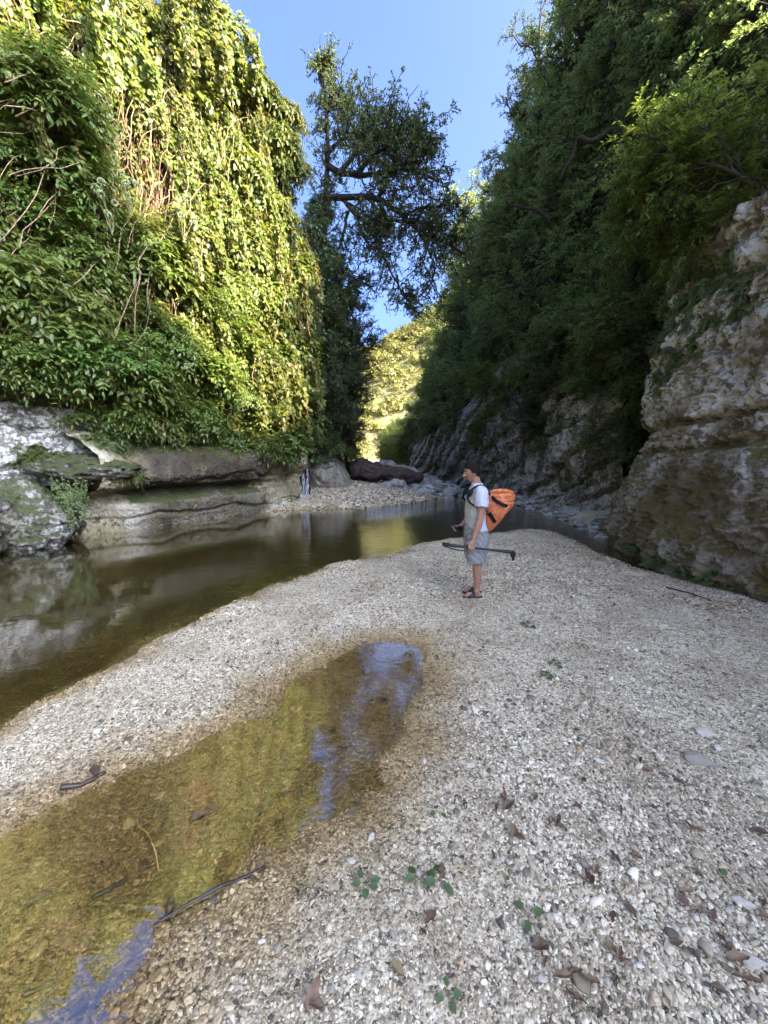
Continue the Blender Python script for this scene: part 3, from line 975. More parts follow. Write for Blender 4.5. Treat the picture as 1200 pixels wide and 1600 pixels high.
M_FARLEAF = leaf_mat('far_leaf', [(0.0, (0.10, 0.13, 0.018)), (0.5, (0.165, 0.165, 0.026)), (0.9, (0.235, 0.20, 0.04)), (1.0, (0.29, 0.235, 0.08))], (0.3, 0.27, 0.05), 0.3, 0.02, 0.2)
M_FERN = leaf_mat('fern_leaf', [(0.0, (0.05, 0.08, 0.02)), (0.6, (0.09, 0.125, 0.03)), (1.0, (0.14, 0.15, 0.045))], (0.22, 0.3, 0.05), 0.35, 0.04, 0.4)


def compound_shrub(name, seed, n_tip, rad, height, lmat, per=5, pairs=4, L=0.13, rach=0.42, hang=0.35, asp=0.36, stem_mat=None):
    """Stems that arch out to tips carrying feather-like compound leaves."""
    global R
    keep, R = R, np.random.default_rng(seed)
    th = R.uniform(0, 2 * np.pi, n_tip)
    el = np.arccos(R.uniform(-0.15, 1.0, n_tip))
    lob = 0.72 + 0.5 * vnoise(np.stack([np.cos(th) * 1.6, np.sin(th) * 1.6, el * 1.4], -1), seed)
    rr = R.uniform(0.55, 1.0, n_tip) ** 0.6 * lob
    tip = np.stack([np.sin(el) * np.cos(th) * rad * rr, np.sin(el) * np.sin(th) * rad * rr, np.cos(el) * height * rr + 0.12 * height], -1)
    tip[:, 2] = np.maximum(tip[:, 2], -0.1 * height)
    base = rnd(n_tip, 3) * np.array([0.12, 0.12, 0.02]) * rad
    mid = base * 0.5 + tip * 0.5 + np.array([0, 0, 0.22]) * np.linalg.norm(tip, axis=1, keepdims=True)
    t = np.linspace(0, 1, 7)[None, :, None]
    st = base[:, None] * (1 - t) ** 2 + 2 * mid[:, None] * t * (1 - t) + tip[:, None] * t ** 2
    g = Geo().put(*tubes(st, radii(n_tip, 7, 0.014, 0.004), 4))
    M = n_tip * per
    idx = np.repeat(np.arange(n_tip), per)
    fr = R.uniform(0.62, 1.0, M)
    u = fr * 6
    i = np.minimum(u.astype(int), 5)
    w = (u - i)[:, None]
    P = st[idx, i] * (1 - w) + st[idx, i + 1] * w
    outw = nrm(tip[idx] * np.array([1, 1, 0.6]) + 1e-3)
    D = nrm(outw * 0.8 + rnd(M, 3) * 0.65 + np.array([0, 0, 0.15]))
    Nn = nrm(np.array([0, 0, 0.9]) + outw * 0.5 + rnd(M, 3) * 0.3)
    S = nrm(np.cross(D, Nn))
    U = np.cross(S, D)
    RL = (rach * R.uniform(0.7, 1.2, M))[:, None]
    LV, LF, base_i = [], [], 0
    rc = np.stack([P + D * RL * k + U * 0.0 - np.array([0, 0, 1.0]) * RL * hang * k * k for k in (0, 0.33, 0.66, 1.0)], 1)
    g.put(*tubes(rc, radii(M, 4, 0.004, 0.0015), 3)[:2])
    for k in range(pairs + 1):
        q = (k + 0.6) / (pairs + 0.6)
        c = P + D * RL * q - np.array([0, 0, 1.0]) * RL * hang * q * q
        Dk = nrm(D - np.array([0, 0, 1.0]) * 2 * hang * q)
        for sgn in ((1, -1) if k < pairs else (0,)):
            dl = nrm(Dk * (0.55 if sgn else 1.0) + S * sgn * 0.85 + rnd(M, 3) * 0.12 - np.array([0, 0, 0.18]))
            LL = L * R.uniform(0.75, 1.2, M)
            v, f = leaves(c, dl, Nn + rnd(M, 3) * 0.15, LL, LL * asp, 'oval', 0.15, 0.1)
            LV.append(v)
            LF.append(f + base_i)
            base_i += len(v)
    R = keep
    return g.mesh(name + '_stem', stem_mat or M_STEM, True), build_mesh(name + '_foliage', np.concatenate(LV), np.concatenate(LF), lmat)


def vine_meshes(name, seed, w, h, n_str, per, L, lmat, smat, blanket=0, bulge=0.35):
    """A curtain of hanging strands: local +x is away from the wall, z=0 its top."""
    global R
    keep, R = R, np.random.default_rng(seed)
    y = R.uniform(-w / 2, w / 2, n_str)
    ln = h * R.uniform(0.35, 1.0, n_str) * (1 - 0.5 * np.abs(y / w * 1.6) ** 2)
    top = np.stack([R.uniform(0, bulge * 0.6, n_str), y, R.uniform(-0.3 * h, 0.05 * h, n_str)], -1)
    K = 10
    t = np.linspace(0, 1, K)
    st = np.repeat(top[:, None], K, 1)
    st[..., 2] -= ln[:, None] * t
    st[..., 0] += bulge * np.sin(np.minimum(t * 2.2, 1.6))[None] * R.uniform(0.5, 1.2, n_str)[:, None]
    st[..., 1] += np.cumsum(rnd(n_str, K) * 0.05, 1)
    st[..., 0] += np.cumsum(rnd(n_str, K) * 0.03, 1)
    g = Geo().put(*tubes(st, radii(n_str, K, 0.008, 0.003), 4))
    M = n_str * per
    idx = np.repeat(np.arange(n_str), per)
    u = R.uniform(0, 0.999, M) * (K - 1)
    i = u.astype(int)
    ww = (u - i)[:, None]
    P = st[idx, i] * (1 - ww) + st[idx, i + 1] * ww + rnd(M, 3) * 0.05
    if blanket:
        by_, bz_ = R.uniform(-w / 2, w / 2, blanket), R.uniform(-0.8 * h, 0.05 * h, blanket)
        bxx = bulge * (0.7 + 0.7 * fbm(np.stack([by_ * 1.3, bz_ * 1.3, 0 * by_ + seed], -1), 3, seed)) + R.uniform(-0.2, 0.02, blanket)
        P = np.concatenate([P, np.stack([bxx, by_, bz_], -1)])
        M = len(P)
    D = nrm(np.array([0.45, 0, -0.75]) + rnd(M, 3) * np.array([0.3, 0.5, 0.35]))
    Nn = nrm(np.array([0.8, 0, 0.5]) + rnd(M, 3) * 0.4)
    LL = L * R.uniform(0.6, 1.25, M)
    v, f = leaves(P, D, Nn, LL, LL * 0.78, 'oval', 0.15, 0.1)
    R = keep
    return g.mesh(name + '_stem', smat, True), build_mesh(name + '_foliage', v, f, lmat)


SHRUBS = [compound_shrub('shrub', 401, 75, 1.0, 1.1, M_SHRUB, 5, 4, 0.13, 0.42),
          compound_shrub('shrub', 402, 65, 1.0, 1.0, M_SHRUB, 5, 5, 0.12, 0.46, 0.5),
          compound_shrub('shrub', 403, 85, 0.95, 1.2, M_SHRUB, 5, 3, 0.15, 0.36, 0.3, 0.42)]
FERNS = [compound_shrub('fern', 411, 42, 0.5, 0.42, M_FERN, 4, 6, 0.06, 0.32, 0.5, 0.4),
         compound_shrub('fern', 412, 36, 0.5, 0.5, M_FERN, 4, 5, 0.075, 0.3, 0.6, 0.5)]
YELLOWS = compound_shrub('yellow_shrub', 421, 10, 0.34, 0.3, M_YELLOW, 4, 3, 0.14, 0.36, 0.9, 0.42)
M_PALEVINE = leaf_mat('pale_vine_leaf', [(0.0, (0.08, 0.11, 0.02)), (0.5, (0.13, 0.16, 0.03)), (0.9, (0.18, 0.185, 0.045)), (1.0, (0.21, 0.13, 0.05))], (0.32, 0.34, 0.05), 0.4, 0.03, 0.3)
VINES = [vine_meshes('vine', 431, 2.4, 3.6, 26, 40, 0.13, M_LIT, M_DRY, 1100, 0.7),
         vine_meshes('vine', 432, 2.2, 2.7, 30, 44, 0.095, M_PALEVINE, M_DRY, 1800, 0.95),
         vine_meshes('vine', 433, 1.3, 4.4, 12, 70, 0.11, M_LIT, M_DRY, 150, 0.45),
         vine_meshes('vine', 434, 1.8, 2.4, 14, 40, 0.16, M_LIT, M_DRY, 900, 1.1)]
CLIMB = [compound_shrub('climber', 451, 60, 0.85, 1.0, M_LIT, 5, 2, 0.19, 0.34, 0.4, 0.5, M_DRY),
         compound_shrub('climber', 452, 55, 0.9, 0.9, M_LIT, 5, 3, 0.16, 0.42, 0.6, 0.45, M_DRY)]
TRAIL = vine_meshes('trailing_plant', 441, 0.7, 1.1, 18, 40, 0.05, M_FERN, M_STEM, 120, 0.15)

HORN = []
for sd in range(4):
    R = np.random.default_rng(500 + sd)
    HORN.append(tree_meshes('broadleaf_tree', [(0, 0, -0.3), (0.25, 0.05, 0.8), (0.55, 0.1 * sd - 0.1, 1.8), (0.9, 0.1, 3.0), (1.1, 0.15, 4.2)], 17, 120, 900, 10, (2.3, 1.15, 0.6), 0.115, M_HORN, M_BARK,
                            0.55, 0.72, (0.2, 0.08, 0.0), (-0.12, -0.12, -0.15), 0.11, 0.12, (0.35, 0, 0), (1.05, 0.8, 0.8), 'diamond', 0.5))
OAKS = []
for sd in range(2):
    R = np.random.default_rng(520 + sd)
    OAKS.append(tree_meshes('evergreen_tree', [(0, 0, -0.3), (0.15, 0, 1.0), (0.3, 0.1, 2.4), (0.35, 0.15, 4.4)], 22, 150, 1200, 12, (1.7, 0.9, 0.45), 0.075, M_OAK, M_BARKDARK,
                            0.5, 0.35, (0.35, 0.2, 0.1), (0, -0.05, -0.05), 0.12, 0.05, (0.1, 0, 0)))
R = np.random.default_rng(530)
ASH = [tree_meshes('light_green_tree', [(0, 0, -0.2), (0.35, 0.0, 0.5), (0.9, 0.1, 0.95), (1.5, 0.1, 1.2)], 10, 50, 320, 9, (1.3, 0.7, 0.42), 0.10, M_ASH, M_BARK, 0.45, 0.8, (0.12, 0.03, 0.0), (-0.1, -0.15, -0.25), 0.05, 0.2, (0.3, 0, -0.05), (0.9, 0.8, 0.8), 'diamond', 0.6)]


def on_wall(base, lean, side, y, z, out=0.0):
    """Point on a hillside: side +1 = wall with the stream on its +x."""
    x = wall_xy(base, y)
    return np.array([x + side * (-lean(z) + out), y, z])


# ------------------------------------------------------------------ left bank
R = np.random.default_rng(61)
WALL_RZ = -0.62                                    # the wall faces the stream and a little towards the camera
k = 0
for row, (z, y0, y1, step) in enumerate(((15.4, 11.0, 16.6, 1.0), (14.0, 9.0, 16.9, 1.2), (12.4, 8.4, 16.6, 1.35), (10.8, 8.2, 16.9, 1.4), (8.6, 8.6, 17.0, 1.4), (6.8, 11.0, 17.1, 1.5))):
    y = y0 + 0.3 * (row % 2)
    y1 -= 0.75
    while y < y1:
        zz = z + R.uniform(-0.4, 0.4)
        bare = (9.3 < y < 12.4) and (8.0 < z < 12.0) and R.random() < 0.75          # the patch of bare brown strands
        if not bare and zz < LTOP(y) + 0.35:
            p = on_wall(LB, LLEAN, 1, y, zz, 0.1 + R.uniform(0, 0.85))
            plant('hanging_vine', VINES[R.integers(4)], p, (0, R.uniform(-0.1, 0.1), WALL_RZ + R.uniform(-0.25, 0.25)), R.uniform(0.85, 1.2),
                  'yellow green leafy vine hanging down the sunlit wall', 'vine', 'vines curtaining the sunlit wall', ('stem', 'foliage'))
        y += step * R.uniform(0.8, 1.2)
# slope of shrubs on the shelf between ledge and wall
spots = []
for (u0, v0, u1, v1, Y0, Y1, nn) in ((10, 560, 200, 560, 9.6, 10.8, 4), (170, 640, 440, 690, 11.2, 15.6, 8), (120, 560, 430, 620, 11.2, 15.8, 8), (20, 480, 400, 560, 10.0, 15.5, 8), (20, 400, 330, 470, 10.0, 14.2, 7), (10, 320, 240, 390, 9.8, 12.6, 5), (0, 230, 110, 280, 9.6, 10.6, 3), (380, 480, 470, 600, 16.2, 16.6, 3), (0, 120, 90, 180, 9.5, 10.2, 3)):
    for t in np.linspace(0, 1, nn):
        spots.append(at(u0 + (u1 - u0) * t, v0 + (v1 - v0) * t, Y0 + (Y1 - Y0) * t))
for i, p in enumerate(spots):
    p = p * (1 - 0.045) + rnd(3) * np.array([0.15, 0.2, 0.15]) - np.array([-0.15, 0.15, 0.5 - 0.045 * 1.88])
    plant('leafy_shrub', SHRUBS[i % 3], p, (R.uniform(-0.1, 0.2), 0.35 + R.uniform(-0.15, 0.15), R.uniform(0, 6.28)) if False else (0.0, 0.0, R.uniform(0, 6.28)), R.uniform(0.85, 1.3),
          'green shrub with feathery leaves on the bank above the rock ledge', 'shrub', 'shrubs covering the bank above the ledge', ('stem', 'foliage'))
for i in range(84):
    y = R.uniform(10.6, 16.2)
    z = R.uniform(5.5, 14.5) if i % 2 else R.uniform(5.0, 9.5)
    if z > LTOP(y) or (9.3 < y < 12.8 and 7.5 < z < 12.5 and i % 4):
        continue
    p = on_wall(LB, LLEAN, 1, y, z - 0.3, R.uniform(0.1, 1.0))
    plant('leafy_climber', CLIMB[i % 2], p, (R.uniform(-0.2, 0.2), 0.5, -0.6 + R.uniform(-0.6, 0.6)), R.uniform(0.7, 1.15),
          'bright leafy climber standing out from the sunlit wall of vines', 'climber', 'leafy climbers on the sunlit wall', ('stem', 'foliage'))
M_LITSHRUB = leaf_mat('lit_shrub_leaf', [(0.0, (0.06, 0.10, 0.016)), (0.5, (0.105, 0.155, 0.025)), (0.9, (0.15, 0.19, 0.04)), (1.0, (0.2, 0.17, 0.06))], (0.32, 0.38, 0.05), 0.4, 0.04, 0.3)  # shrub leaf made lighter for the sunlit wall: light put into the colour
MOUND = [compound_shrub('mound_shrub', 471, 95, 1.15, 1.0, M_LITSHRUB, 5, 4, 0.12, 0.40, 0.45, 0.4), compound_shrub('mound_shrub', 472, 80, 1.1, 1.2, M_LITSHRUB, 5, 3, 0.15, 0.40, 0.35, 0.42),
         compound_shrub('mound_shrub', 473, 110, 1.0, 0.9, M_SHRUB, 5, 5, 0.09, 0.36, 0.5, 0.4)]
for i, (u, v, s, o) in enumerate(((190, 350, 1.1, 0.8), (230, 400, 1.25, 1.0), (285, 440, 1.3, 1.0), (330, 490, 1.3, 1.0), (375, 530, 1.25, 0.9), (415, 580, 1.2, 0.8), (435, 620, 0.9, 0.6), (150, 420, 1.2, 1.1), (205, 480, 1.3, 1.3), (260, 520, 1.3, 1.3),
                                  (315, 565, 1.2, 1.2), (365, 600, 1.15, 1.1), (410, 640, 1.0, 0.9), (410, 470, 1.1, 0.4), (385, 400, 1.2, 0.4), (430, 530, 0.9, 0.4), (360, 340, 1.0, 0.4), (410, 330, 0.8, 0.4), (140, 540, 1.2, 1.5), (200, 580, 1.15, 1.6), (255, 610, 1.1, 1.5), (310, 640, 1.0, 1.3),
                                  (90, 480, 1.2, 1.4), (40, 540, 1.2, 1.5), (40, 430, 1.3, 1.3), (100, 380, 1.2, 1.0), (425, 420, 0.8, 0.3), (345, 430, 1.1, 0.7))):
    Y = 12.0
    for _ in range(14):
        q = at(u, v, Y)
        Y = 0.5 * Y + 0.5 * float(np.clip(Y * (wall_xy(LB, Y) + o - LLEAN(q[2])) / q[0], 8, 17))
    p = at(u, v, Y) - np.array([0.15, -0.1, 0.5 * s])
    plant('leafy_shrub', MOUND[i % 3], p, (R.uniform(-0.15, 0.15), 0.25, R.uniform(0, 6.28)), s * R.uniform(0.85, 1.1), 'rounded bright green shrub swelling from the sunlit lower wall', 'shrub', 'rounded shrubs on the sunlit lower wall', ('stem', 'foliage'))
for i, (u, v, Y, s) in enumerate(((378, 92, 14.8, 0.7), (412, 125, 15.3, 0.7), (440, 165, 15.9, 0.65), (456, 215, 16.2, 0.55), (458, 300, 16.3, 0.55), (452, 380, 16.4, 0.6), (462, 440, 16.5, 0.55), (456, 520, 16.6, 0.6))):
    plant('leafy_climber', CLIMB[i % 2], at(u, v, Y) - np.array([0.25, 0, 0.35]), (0, 0.3, R.uniform(0, 6.28)), s, 'climber standing out along the bright edge of the vine wall against sky and tree', 'climber', 'climbers along the edge of the vine wall', ('stem', 'foliage'))
# ferns and herbs along the lip of the ledge and on the rocks
for i, (u, v, Y, s) in enumerate(((215, 655, 11.3, 1.0), (250, 668, 11.9, 1.1), (285, 672, 12.4, 1.1), (320, 676, 13.0, 1.2), (355, 680, 13.6, 1.1), (385, 682, 14.2, 1.2), (415, 686, 14.9, 1.2), (440, 690, 15.4, 1.1),
                                  (185, 665, 10.4, 0.9), (165, 690, 10.0, 0.9), (20, 706, 9.2, 1.0), (60, 716, 9.2, 0.9), (100, 722, 9.4, 0.9), (140, 728, 9.6, 0.8), (180, 735, 10.0, 0.8), (205, 742, 10.3, 0.7),
                                  (10, 800, 8.3, 0.6), (30, 775, 8.4, 0.6), (478, 672, 16.6, 1.2), (460, 640, 16.8, 1.4), (495, 690, 17.8, 1.3), (520, 700, 18.6, 1.4), (548, 708, 20, 1.3))):
    plant('fern', FERNS[i % 2], at(u, v, Y) - np.array([0, 0, 0.12]), (0, 0.0, R.uniform(0, 6.28)), s, 'low green fern-like herb growing on the edge of the rock', 'fern', 'herbs along the rock ledge', ('stem', 'foliage'))
for u, v, Y, s, lab in ((235, 660, 11.0, 1.0, 'plant with yellowing and withered leaves hanging over the dark ledge'),
                        (120, 525, 9.9, 1.1, 'pale yellow leafy sprig in the dark shrubs above the white rock'),
                        (45, 410, 9.4, 1.2, 'yellowish drooping leaves in the shaded upper bank'),
                        (330, 655, 12.6, 0.9, 'yellow tinged herb above the middle of the ledge')):
    plant('yellowing_plant', YELLOWS, at(u, v, Y), (0, 0, R.uniform(0, 6)), s, lab, 'plant', None, ('stem', 'foliage'))
plant('trailing_plant', TRAIL, at(108, 748, 8.9), (0, 0, -0.7), (1.0, 1.0, 1.05), 'trailing green plant hanging from the mossy boulder down to the water', 'plant', None, ('stem', 'foliage'))
plant('trailing_plant', TRAIL, at(190, 688, 10.3), (0, 0, -0.7), (0.8, 0.7, 0.5), 'short green trailing plant on the ledge beside the white rock', 'plant', None, ('stem', 'foliage'))

for i, (u, v, s, o) in enumerate(((95, 40, 0.9, 0.5), (135, 25, 0.9, 0.5), (60, 10, 0.9, 0.5), (20, 40, 0.9, 0.5), (170, 20, 0.8, 0.5), (330, 15, 0.8, 0.4), (290, 5, 0.8, 0.4))):
    Y = 12.0
    for _ in range(14):
        q = at(u, v, Y)
        Y = 0.5 * Y + 0.5 * float(np.clip(Y * (wall_xy(LB, Y) + o - LLEAN(q[2])) / q[0], 8, 17))
    plant('leafy_climber', CLIMB[i % 2], at(u, v, Y) - np.array([0.1, 0, 0.4]), (0, 0.4, R.uniform(0, 6.28)), s, 'leafy climber near the top of the wall', 'climber', 'leafy climbers on the sunlit wall', ('stem', 'foliage'))
# tall umbel seed heads that stand out of the shaded shrubs
M_UMBEL = plain('umbel_head', (0.30, 0.34, 0.16), 0.8, 0.2, 0.3, 40, 0.3)
for u, v, Y, lab in ((172, 330, 9.6, 'tall umbel plant with round pale green seed heads before the dry strands'), (200, 300, 9.9, 'umbel plant with pale round heads rising beside its taller twin'),
                     (285, 345, 10.8, 'umbel plant with pale heads low in the sunlit vines'), (60, 215, 9.0, 'umbel plant with pale heads in the darkest part of the bank'), (205, 560, 10.4, 'umbel plant with whitish heads above the dark ledge')):
    b0 = at(u, v, Y)
    o = empty('umbel_plant', b0 - np.array([0, 0, 0.5]))
    tag(o, lab, 'plant')
    gs = Geo()
    for q in range(6):
        e = np.array([R.uniform(-0.28, 0.28), R.uniform(-0.2, 0.2), 0.45 + R.uniform(0, 0.6)])
        gs.put(*tubes(poly([(0, 0, 0), e * 0.6 + rnd(3) * 0.03, e], 6)[None], np.linspace(0.009, 0.005, 6)[None], 5))
        dd = nrm(rnd(46, 3) + np.array([0, 0, 0.5]))
        rr_ = R.uniform(0.06, 0.085)
        gs.put(*tubes(np.stack([np.repeat(e[None], 46, 0), e + dd * rr_], 1), np.full((46, 2), 0.0016), 3)[:2])
        bv_, bf_ = ball(4, 5)
        gh = Geo()
        for d_ in dd:
            gh.put(bv_ * 0.013 + e + d_ * rr_, bf_)
        add('seed_head', gh.mesh('umbel_head', M_UMBEL, True), o)
    add('stem', gs.mesh('umbel_stem', M_STEM, True), o)

# bare brown strands hanging down the wall: nobody could count them
st = []
for i in range(950):
    y = R.uniform(9.6, 16.6) if i % 4 == 0 else R.uniform(9.4, 12.9)
    z = R.uniform(6.5, 14.5) if i % 4 == 0 else R.uniform(8.0, 13.2)
    p = on_wall(LB, LLEAN, 1, y, z, R.uniform(0.3, 1.05))
    ln = R.uniform(1.2, 4.0)
    sl = R.normal(0, 0.28) + (R.uniform(-0.9, 0.9) if R.random() < 0.35 else 0)
    t = np.linspace(0, 1, 9)[:, None]
    q = p + np.array([0.1, sl, -1.0]) * ln * t + np.cumsum(rnd(9, 3) * 0.07, 0)
    st.append(q)
st = np.array(st)
so = add('dry_strands', Geo().put(*tubes(st, R.uniform(0.004, 0.010, (950, 1)) * np.ones((1, 9)), 4)).mesh('dry_strands', M_DRY, True))
tag(so, 'tangle of dry brown creeper strands hanging down the sunlit wall', 'creeper', kind='stuff')
c = poly([at(212, 195, 11.6), at(238, 135, 11.9), at(250, 85, 12.1), at(262, 35, 12.4)], 16)
tb = add('bare_trunk', Geo().put(*tubes(c[None], np.linspace(0.10, 0.06, 16)[None], 8)).mesh('bare_trunk', plain('pale_bark', (0.38, 0.27, 0.16), 0.85, 0.2, 0.2, 8), True))
tb.name = 'dead_tree'
tag(tb, 'pale bare leaning tree among the vines near the top of the sunlit wall', 'tree')

# ------------------------------------------------------------------ the big tree that reaches over the stream
R = np.random.default_rng(77)
TY = 20.5
trunk = poly([(-2.9, 20.8, 1.6), at(522, 600, 20.4), at(520, 540, 20.2), at(506, 420, 20.3), at(508, 330, TY), at(512, 230, TY), at(508, 150, TY), at(507, 100, TY)], 40)
LIMBS = [[(512, 262, 20.4), (530, 270, 20.2), (565, 274, 19.8), (600, 264, 19.2), (622, 258, 18.8), (655, 262, 18.4), (690, 275, 18.0)],
         [(508, 310, 20.4), (535, 308, 20.2), (590, 309, 19.6), (620, 330, 19.2), (634, 345, 19.0), (655, 365, 18.7), (685, 378, 18.3), (720, 400, 17.9)],
         [(593, 309, 19.6), (604, 285, 19.5), (614, 264, 19.4)],
         [(632, 343, 19.0), (650, 346, 18.7), (680, 360, 18.2), (715, 372, 17.8)],
         [(632, 345, 19.0), (610, 347, 19.3), (582, 352, 19.7), (562, 325, 20.0)],
         [(536, 312, 20.2), (550, 330, 20.0), (575, 350, 19.8), (590, 385, 19.5), (612, 425, 19.2), (640, 470, 18.9)],
         [(536, 312, 20.2), (552, 325, 20.1), (560, 350, 20.1), (570, 378, 20.0), (592, 384, 19.9)],
         [(545, 330, 20.1), (538, 360, 20.1), (530, 385, 20.2), (512, 405, 20.3)],
         [(634, 350, 19.0), (640, 335, 18.8), (660, 330, 18.5), (690, 326, 18.0), (715, 318, 17.8)],
         [(512, 240, 20.5), (535, 215, 20.3), (560, 200, 20.1), (590, 190, 19.8)],
         [(530, 270, 20.2), (555, 240, 20.0), (580, 215, 19.7), (620, 200, 19.3), (650, 205, 19.0)],
         [(560, 273, 19.9), (590, 240, 19.5), (630, 225, 19.0), (675, 230, 18.6)],
         [(508, 180, 20.5), (525, 160, 20.4), (545, 150, 20.3)],
         [(508, 140, 20.5), (500, 115, 20.6), (512, 90, 20.5)],
         [(655, 365, 18.7), (668, 395, 18.5), (680, 420, 18.4), (672, 450, 18.4)],
         [(622, 430, 19.1), (632, 460, 19.0), (650, 490, 18.9)],
         [(508, 400, 20.3), (530, 420, 20.1), (560, 440, 20.0), (580, 450, 20.0)]]
big = empty('overhanging_tree', (-3.6, 20.0, 1.2))
tag(big, 'tall dark tree with long bare limbs reaching over the stream', 'tree')
off = -np.array(big.location)
lim = [poly([at(*q) for q in l], 14) for l in LIMBS]
tg_ = Geo().put(*tubes(trunk[None] + off, np.linspace(0.30, 0.06, 40)[None], 10))
for l, r in zip(lim, (0.15, 0.155, 0.08, 0.08, 0.08, 0.09, 0.085, 0.085, 0.07, 0.1, 0.12, 0.1, 0.07, 0.07, 0.06, 0.06, 0.09)):
    l2 = l + np.cumsum(rnd(14, 3) * 0.03, 0) + off
    tg_.put(*tubes(l2[None], np.linspace(r, r * 0.32, 14)[None], 7))
LA = np.array(lim)
sub = np.concatenate([spawn(LA[[k_]], n_, 0.2, 1.0, 1.1, ln_, 0.12, -0.08, 0.3, 7, 0.15) for k_, n_, ln_ in
                      ((0, 60, 1.9), (1, 70, 1.8), (2, 12, 1.4), (3, 30, 1.4), (4, 22, 1.4), (5, 46, 1.6), (6, 18, 1.2), (7, 24, 1.3), (8, 28, 1.4), (9, 50, 1.8), (10, 80, 1.9), (11, 66, 1.9), (12, 30, 1.4), (13, 24, 1.2), (14, 16, 1.1), (15, 16, 1.0), (16, 36, 1.5))])
sub = np.concatenate([sub, spawn(trunk[None], 110, 0.2, 1.0, 1.1, 1.5, 0.2, -0.1, 0.2, 7, 0.2, (0, 0, 0), 0.5)])
tw = spawn(sub, 5600, 0.15, 1.0, 1.2, 0.5, 0.05, -0.2, 0.15, 4)
tg_.put(*tubes(sub + off, radii(len(sub), 7, 0.028, 0.009), 4)[:2])
tg_.put(*tubes(tw + off, radii(len(tw), 4, 0.010, 0.004), 3)[:2])
add('trunk', tg_.mesh('overhanging_trunk', M_BARKDARK, True), big)
v, f = twig_leaves(tw + off, 10, 0.105, 0.6, 0.2)
M_BIGLEAF = leaf_mat('overhanging_leaf', [(0.0, (0.05, 0.07, 0.02)), (0.6, (0.085, 0.11, 0.032)), (1.0, (0.14, 0.15, 0.055))], (0.2, 0.26, 0.06), 0.4, 0.02, 0.2)
add('crown', build_mesh('overhanging_crown', v, f, M_BIGLEAF), big)

# dark bushes at its foot
for i, (u, v, Y, s, lab) in enumerate(((535, 640, 20.0, 1.0, 'dark evergreen bush right behind the waterfall'), (545, 650, 22.0, 0.85, 'dark evergreen bush above the thick end of the brown log'),
                                       (512, 580, 18.9, 1.0, 'dark evergreen bush between sunlit vines and overhanging tree'), (550, 560, 21.0, 1.0, 'dark bushy evergreen under the limbs of the overhanging tree'),
                                       (530, 500, 20.0, 1.0, 'dark evergreen crown wrapped round the overhanging trunk'), (505, 470, 19.6, 0.9, 'dark evergreen crown against the sunlit vines'),
                                       (520, 610, 18.7, 1.0, 'dark evergreen bush filling the hollow above the waterfall'), (548, 610, 21.0, 0.9, 'dark evergreen bush under the low branches beside the sunlit gap'), (556, 530, 21.0, 0.8, 'dark evergreen crown touching the sky gap'), (540, 700, 20.5, 0.7, 'low dark bush behind the pale rocks and log'),
                                       (540, 600, 23.0, 0.9, 'dark evergreen nearest the gap with the sunlit hill'), (505, 650, 18.4, 0.7, 'small dark evergreen bush above the pale rock'),
                                       (495, 540, 18.6, 0.8, 'slim dark evergreen beside the edge of the vine curtain'), (500, 380, 20.5, 0.8, 'dark evergreen crown high on the overhanging trunk'))):
    p = at(u, v, Y)
    plant('evergreen_bush', OAKS[i % 2], p - np.array([0.2, 0, 2.6 * s]), (0, 0, R.uniform(-1.2, 1.2)), s, lab, 'bush')
M_DARKLEAF = leaf_mat('dark_bush_leaf', [(0.0, (0.05, 0.08, 0.03)), (0.6, (0.085, 0.125, 0.045)), (1.0, (0.125, 0.16, 0.065))], (0.12, 0.2, 0.05), 0.3, 0.03, 0.3)
DARKS = [compound_shrub('dark_bush', 461, 60, 1.1, 1.3, M_DARKLEAF, 5, 3, 0.16, 0.38, 0.4, 0.42), compound_shrub('dark_bush', 462, 55, 1.0, 1.5, M_DARKLEAF, 5, 3, 0.15, 0.42, 0.5, 0.42)]
for i, (u, v, Y, s) in enumerate(((500, 660, 18.0, 0.9), (530, 650, 19.0, 1.0), (540, 640, 20.5, 0.9), (505, 600, 18.3, 1.0), (540, 590, 19.5, 1.1), (552, 580, 20.8, 0.9), (500, 540, 18.2, 1.0), (530, 530, 19.2, 1.1), (548, 520, 20.5, 0.9),
                                  (500, 480, 18.6, 1.0), (525, 470, 19.6, 1.1), (545, 460, 20.4, 0.9), (490, 430, 18.6, 0.9), (515, 400, 19.8, 1.0), (497, 360, 19.5, 0.9), (510, 320, 20.2, 0.8), (545, 690, 20.8, 0.8), (520, 690, 19.0, 0.7), (496, 690, 18.0, 0.6), (505, 705, 18.2, 0.55))):
    plant('dark_bush', DARKS[i % 2], at(u, v, Y) - np.array([0.25, 0, 0.5]), (0, 0, R.uniform(0, 6.28)), s, 'dark green leafy bush between the vine wall and the overhanging tree', 'bush', 'dark bushes beside the overhanging tree', ('stem', 'foliage'))
# hanging branches of a tree on top of the wall, cut by the top of the picture
p = np.array([-5.9, 14.4, 14.2])
plant('cliff_top_tree', HORN[1], p, (0, 0, 0.3), 0.42, 'tree on top of the vine wall with branches drooping into the sky', 'tree')
plant('cliff_top_tree', HORN[2], p - np.array([2.2, 2.2, 1.2]), (0, 0, 0.2), 0.4, 'tree on top of the vine wall behind the leaning pale trunk', 'tree')

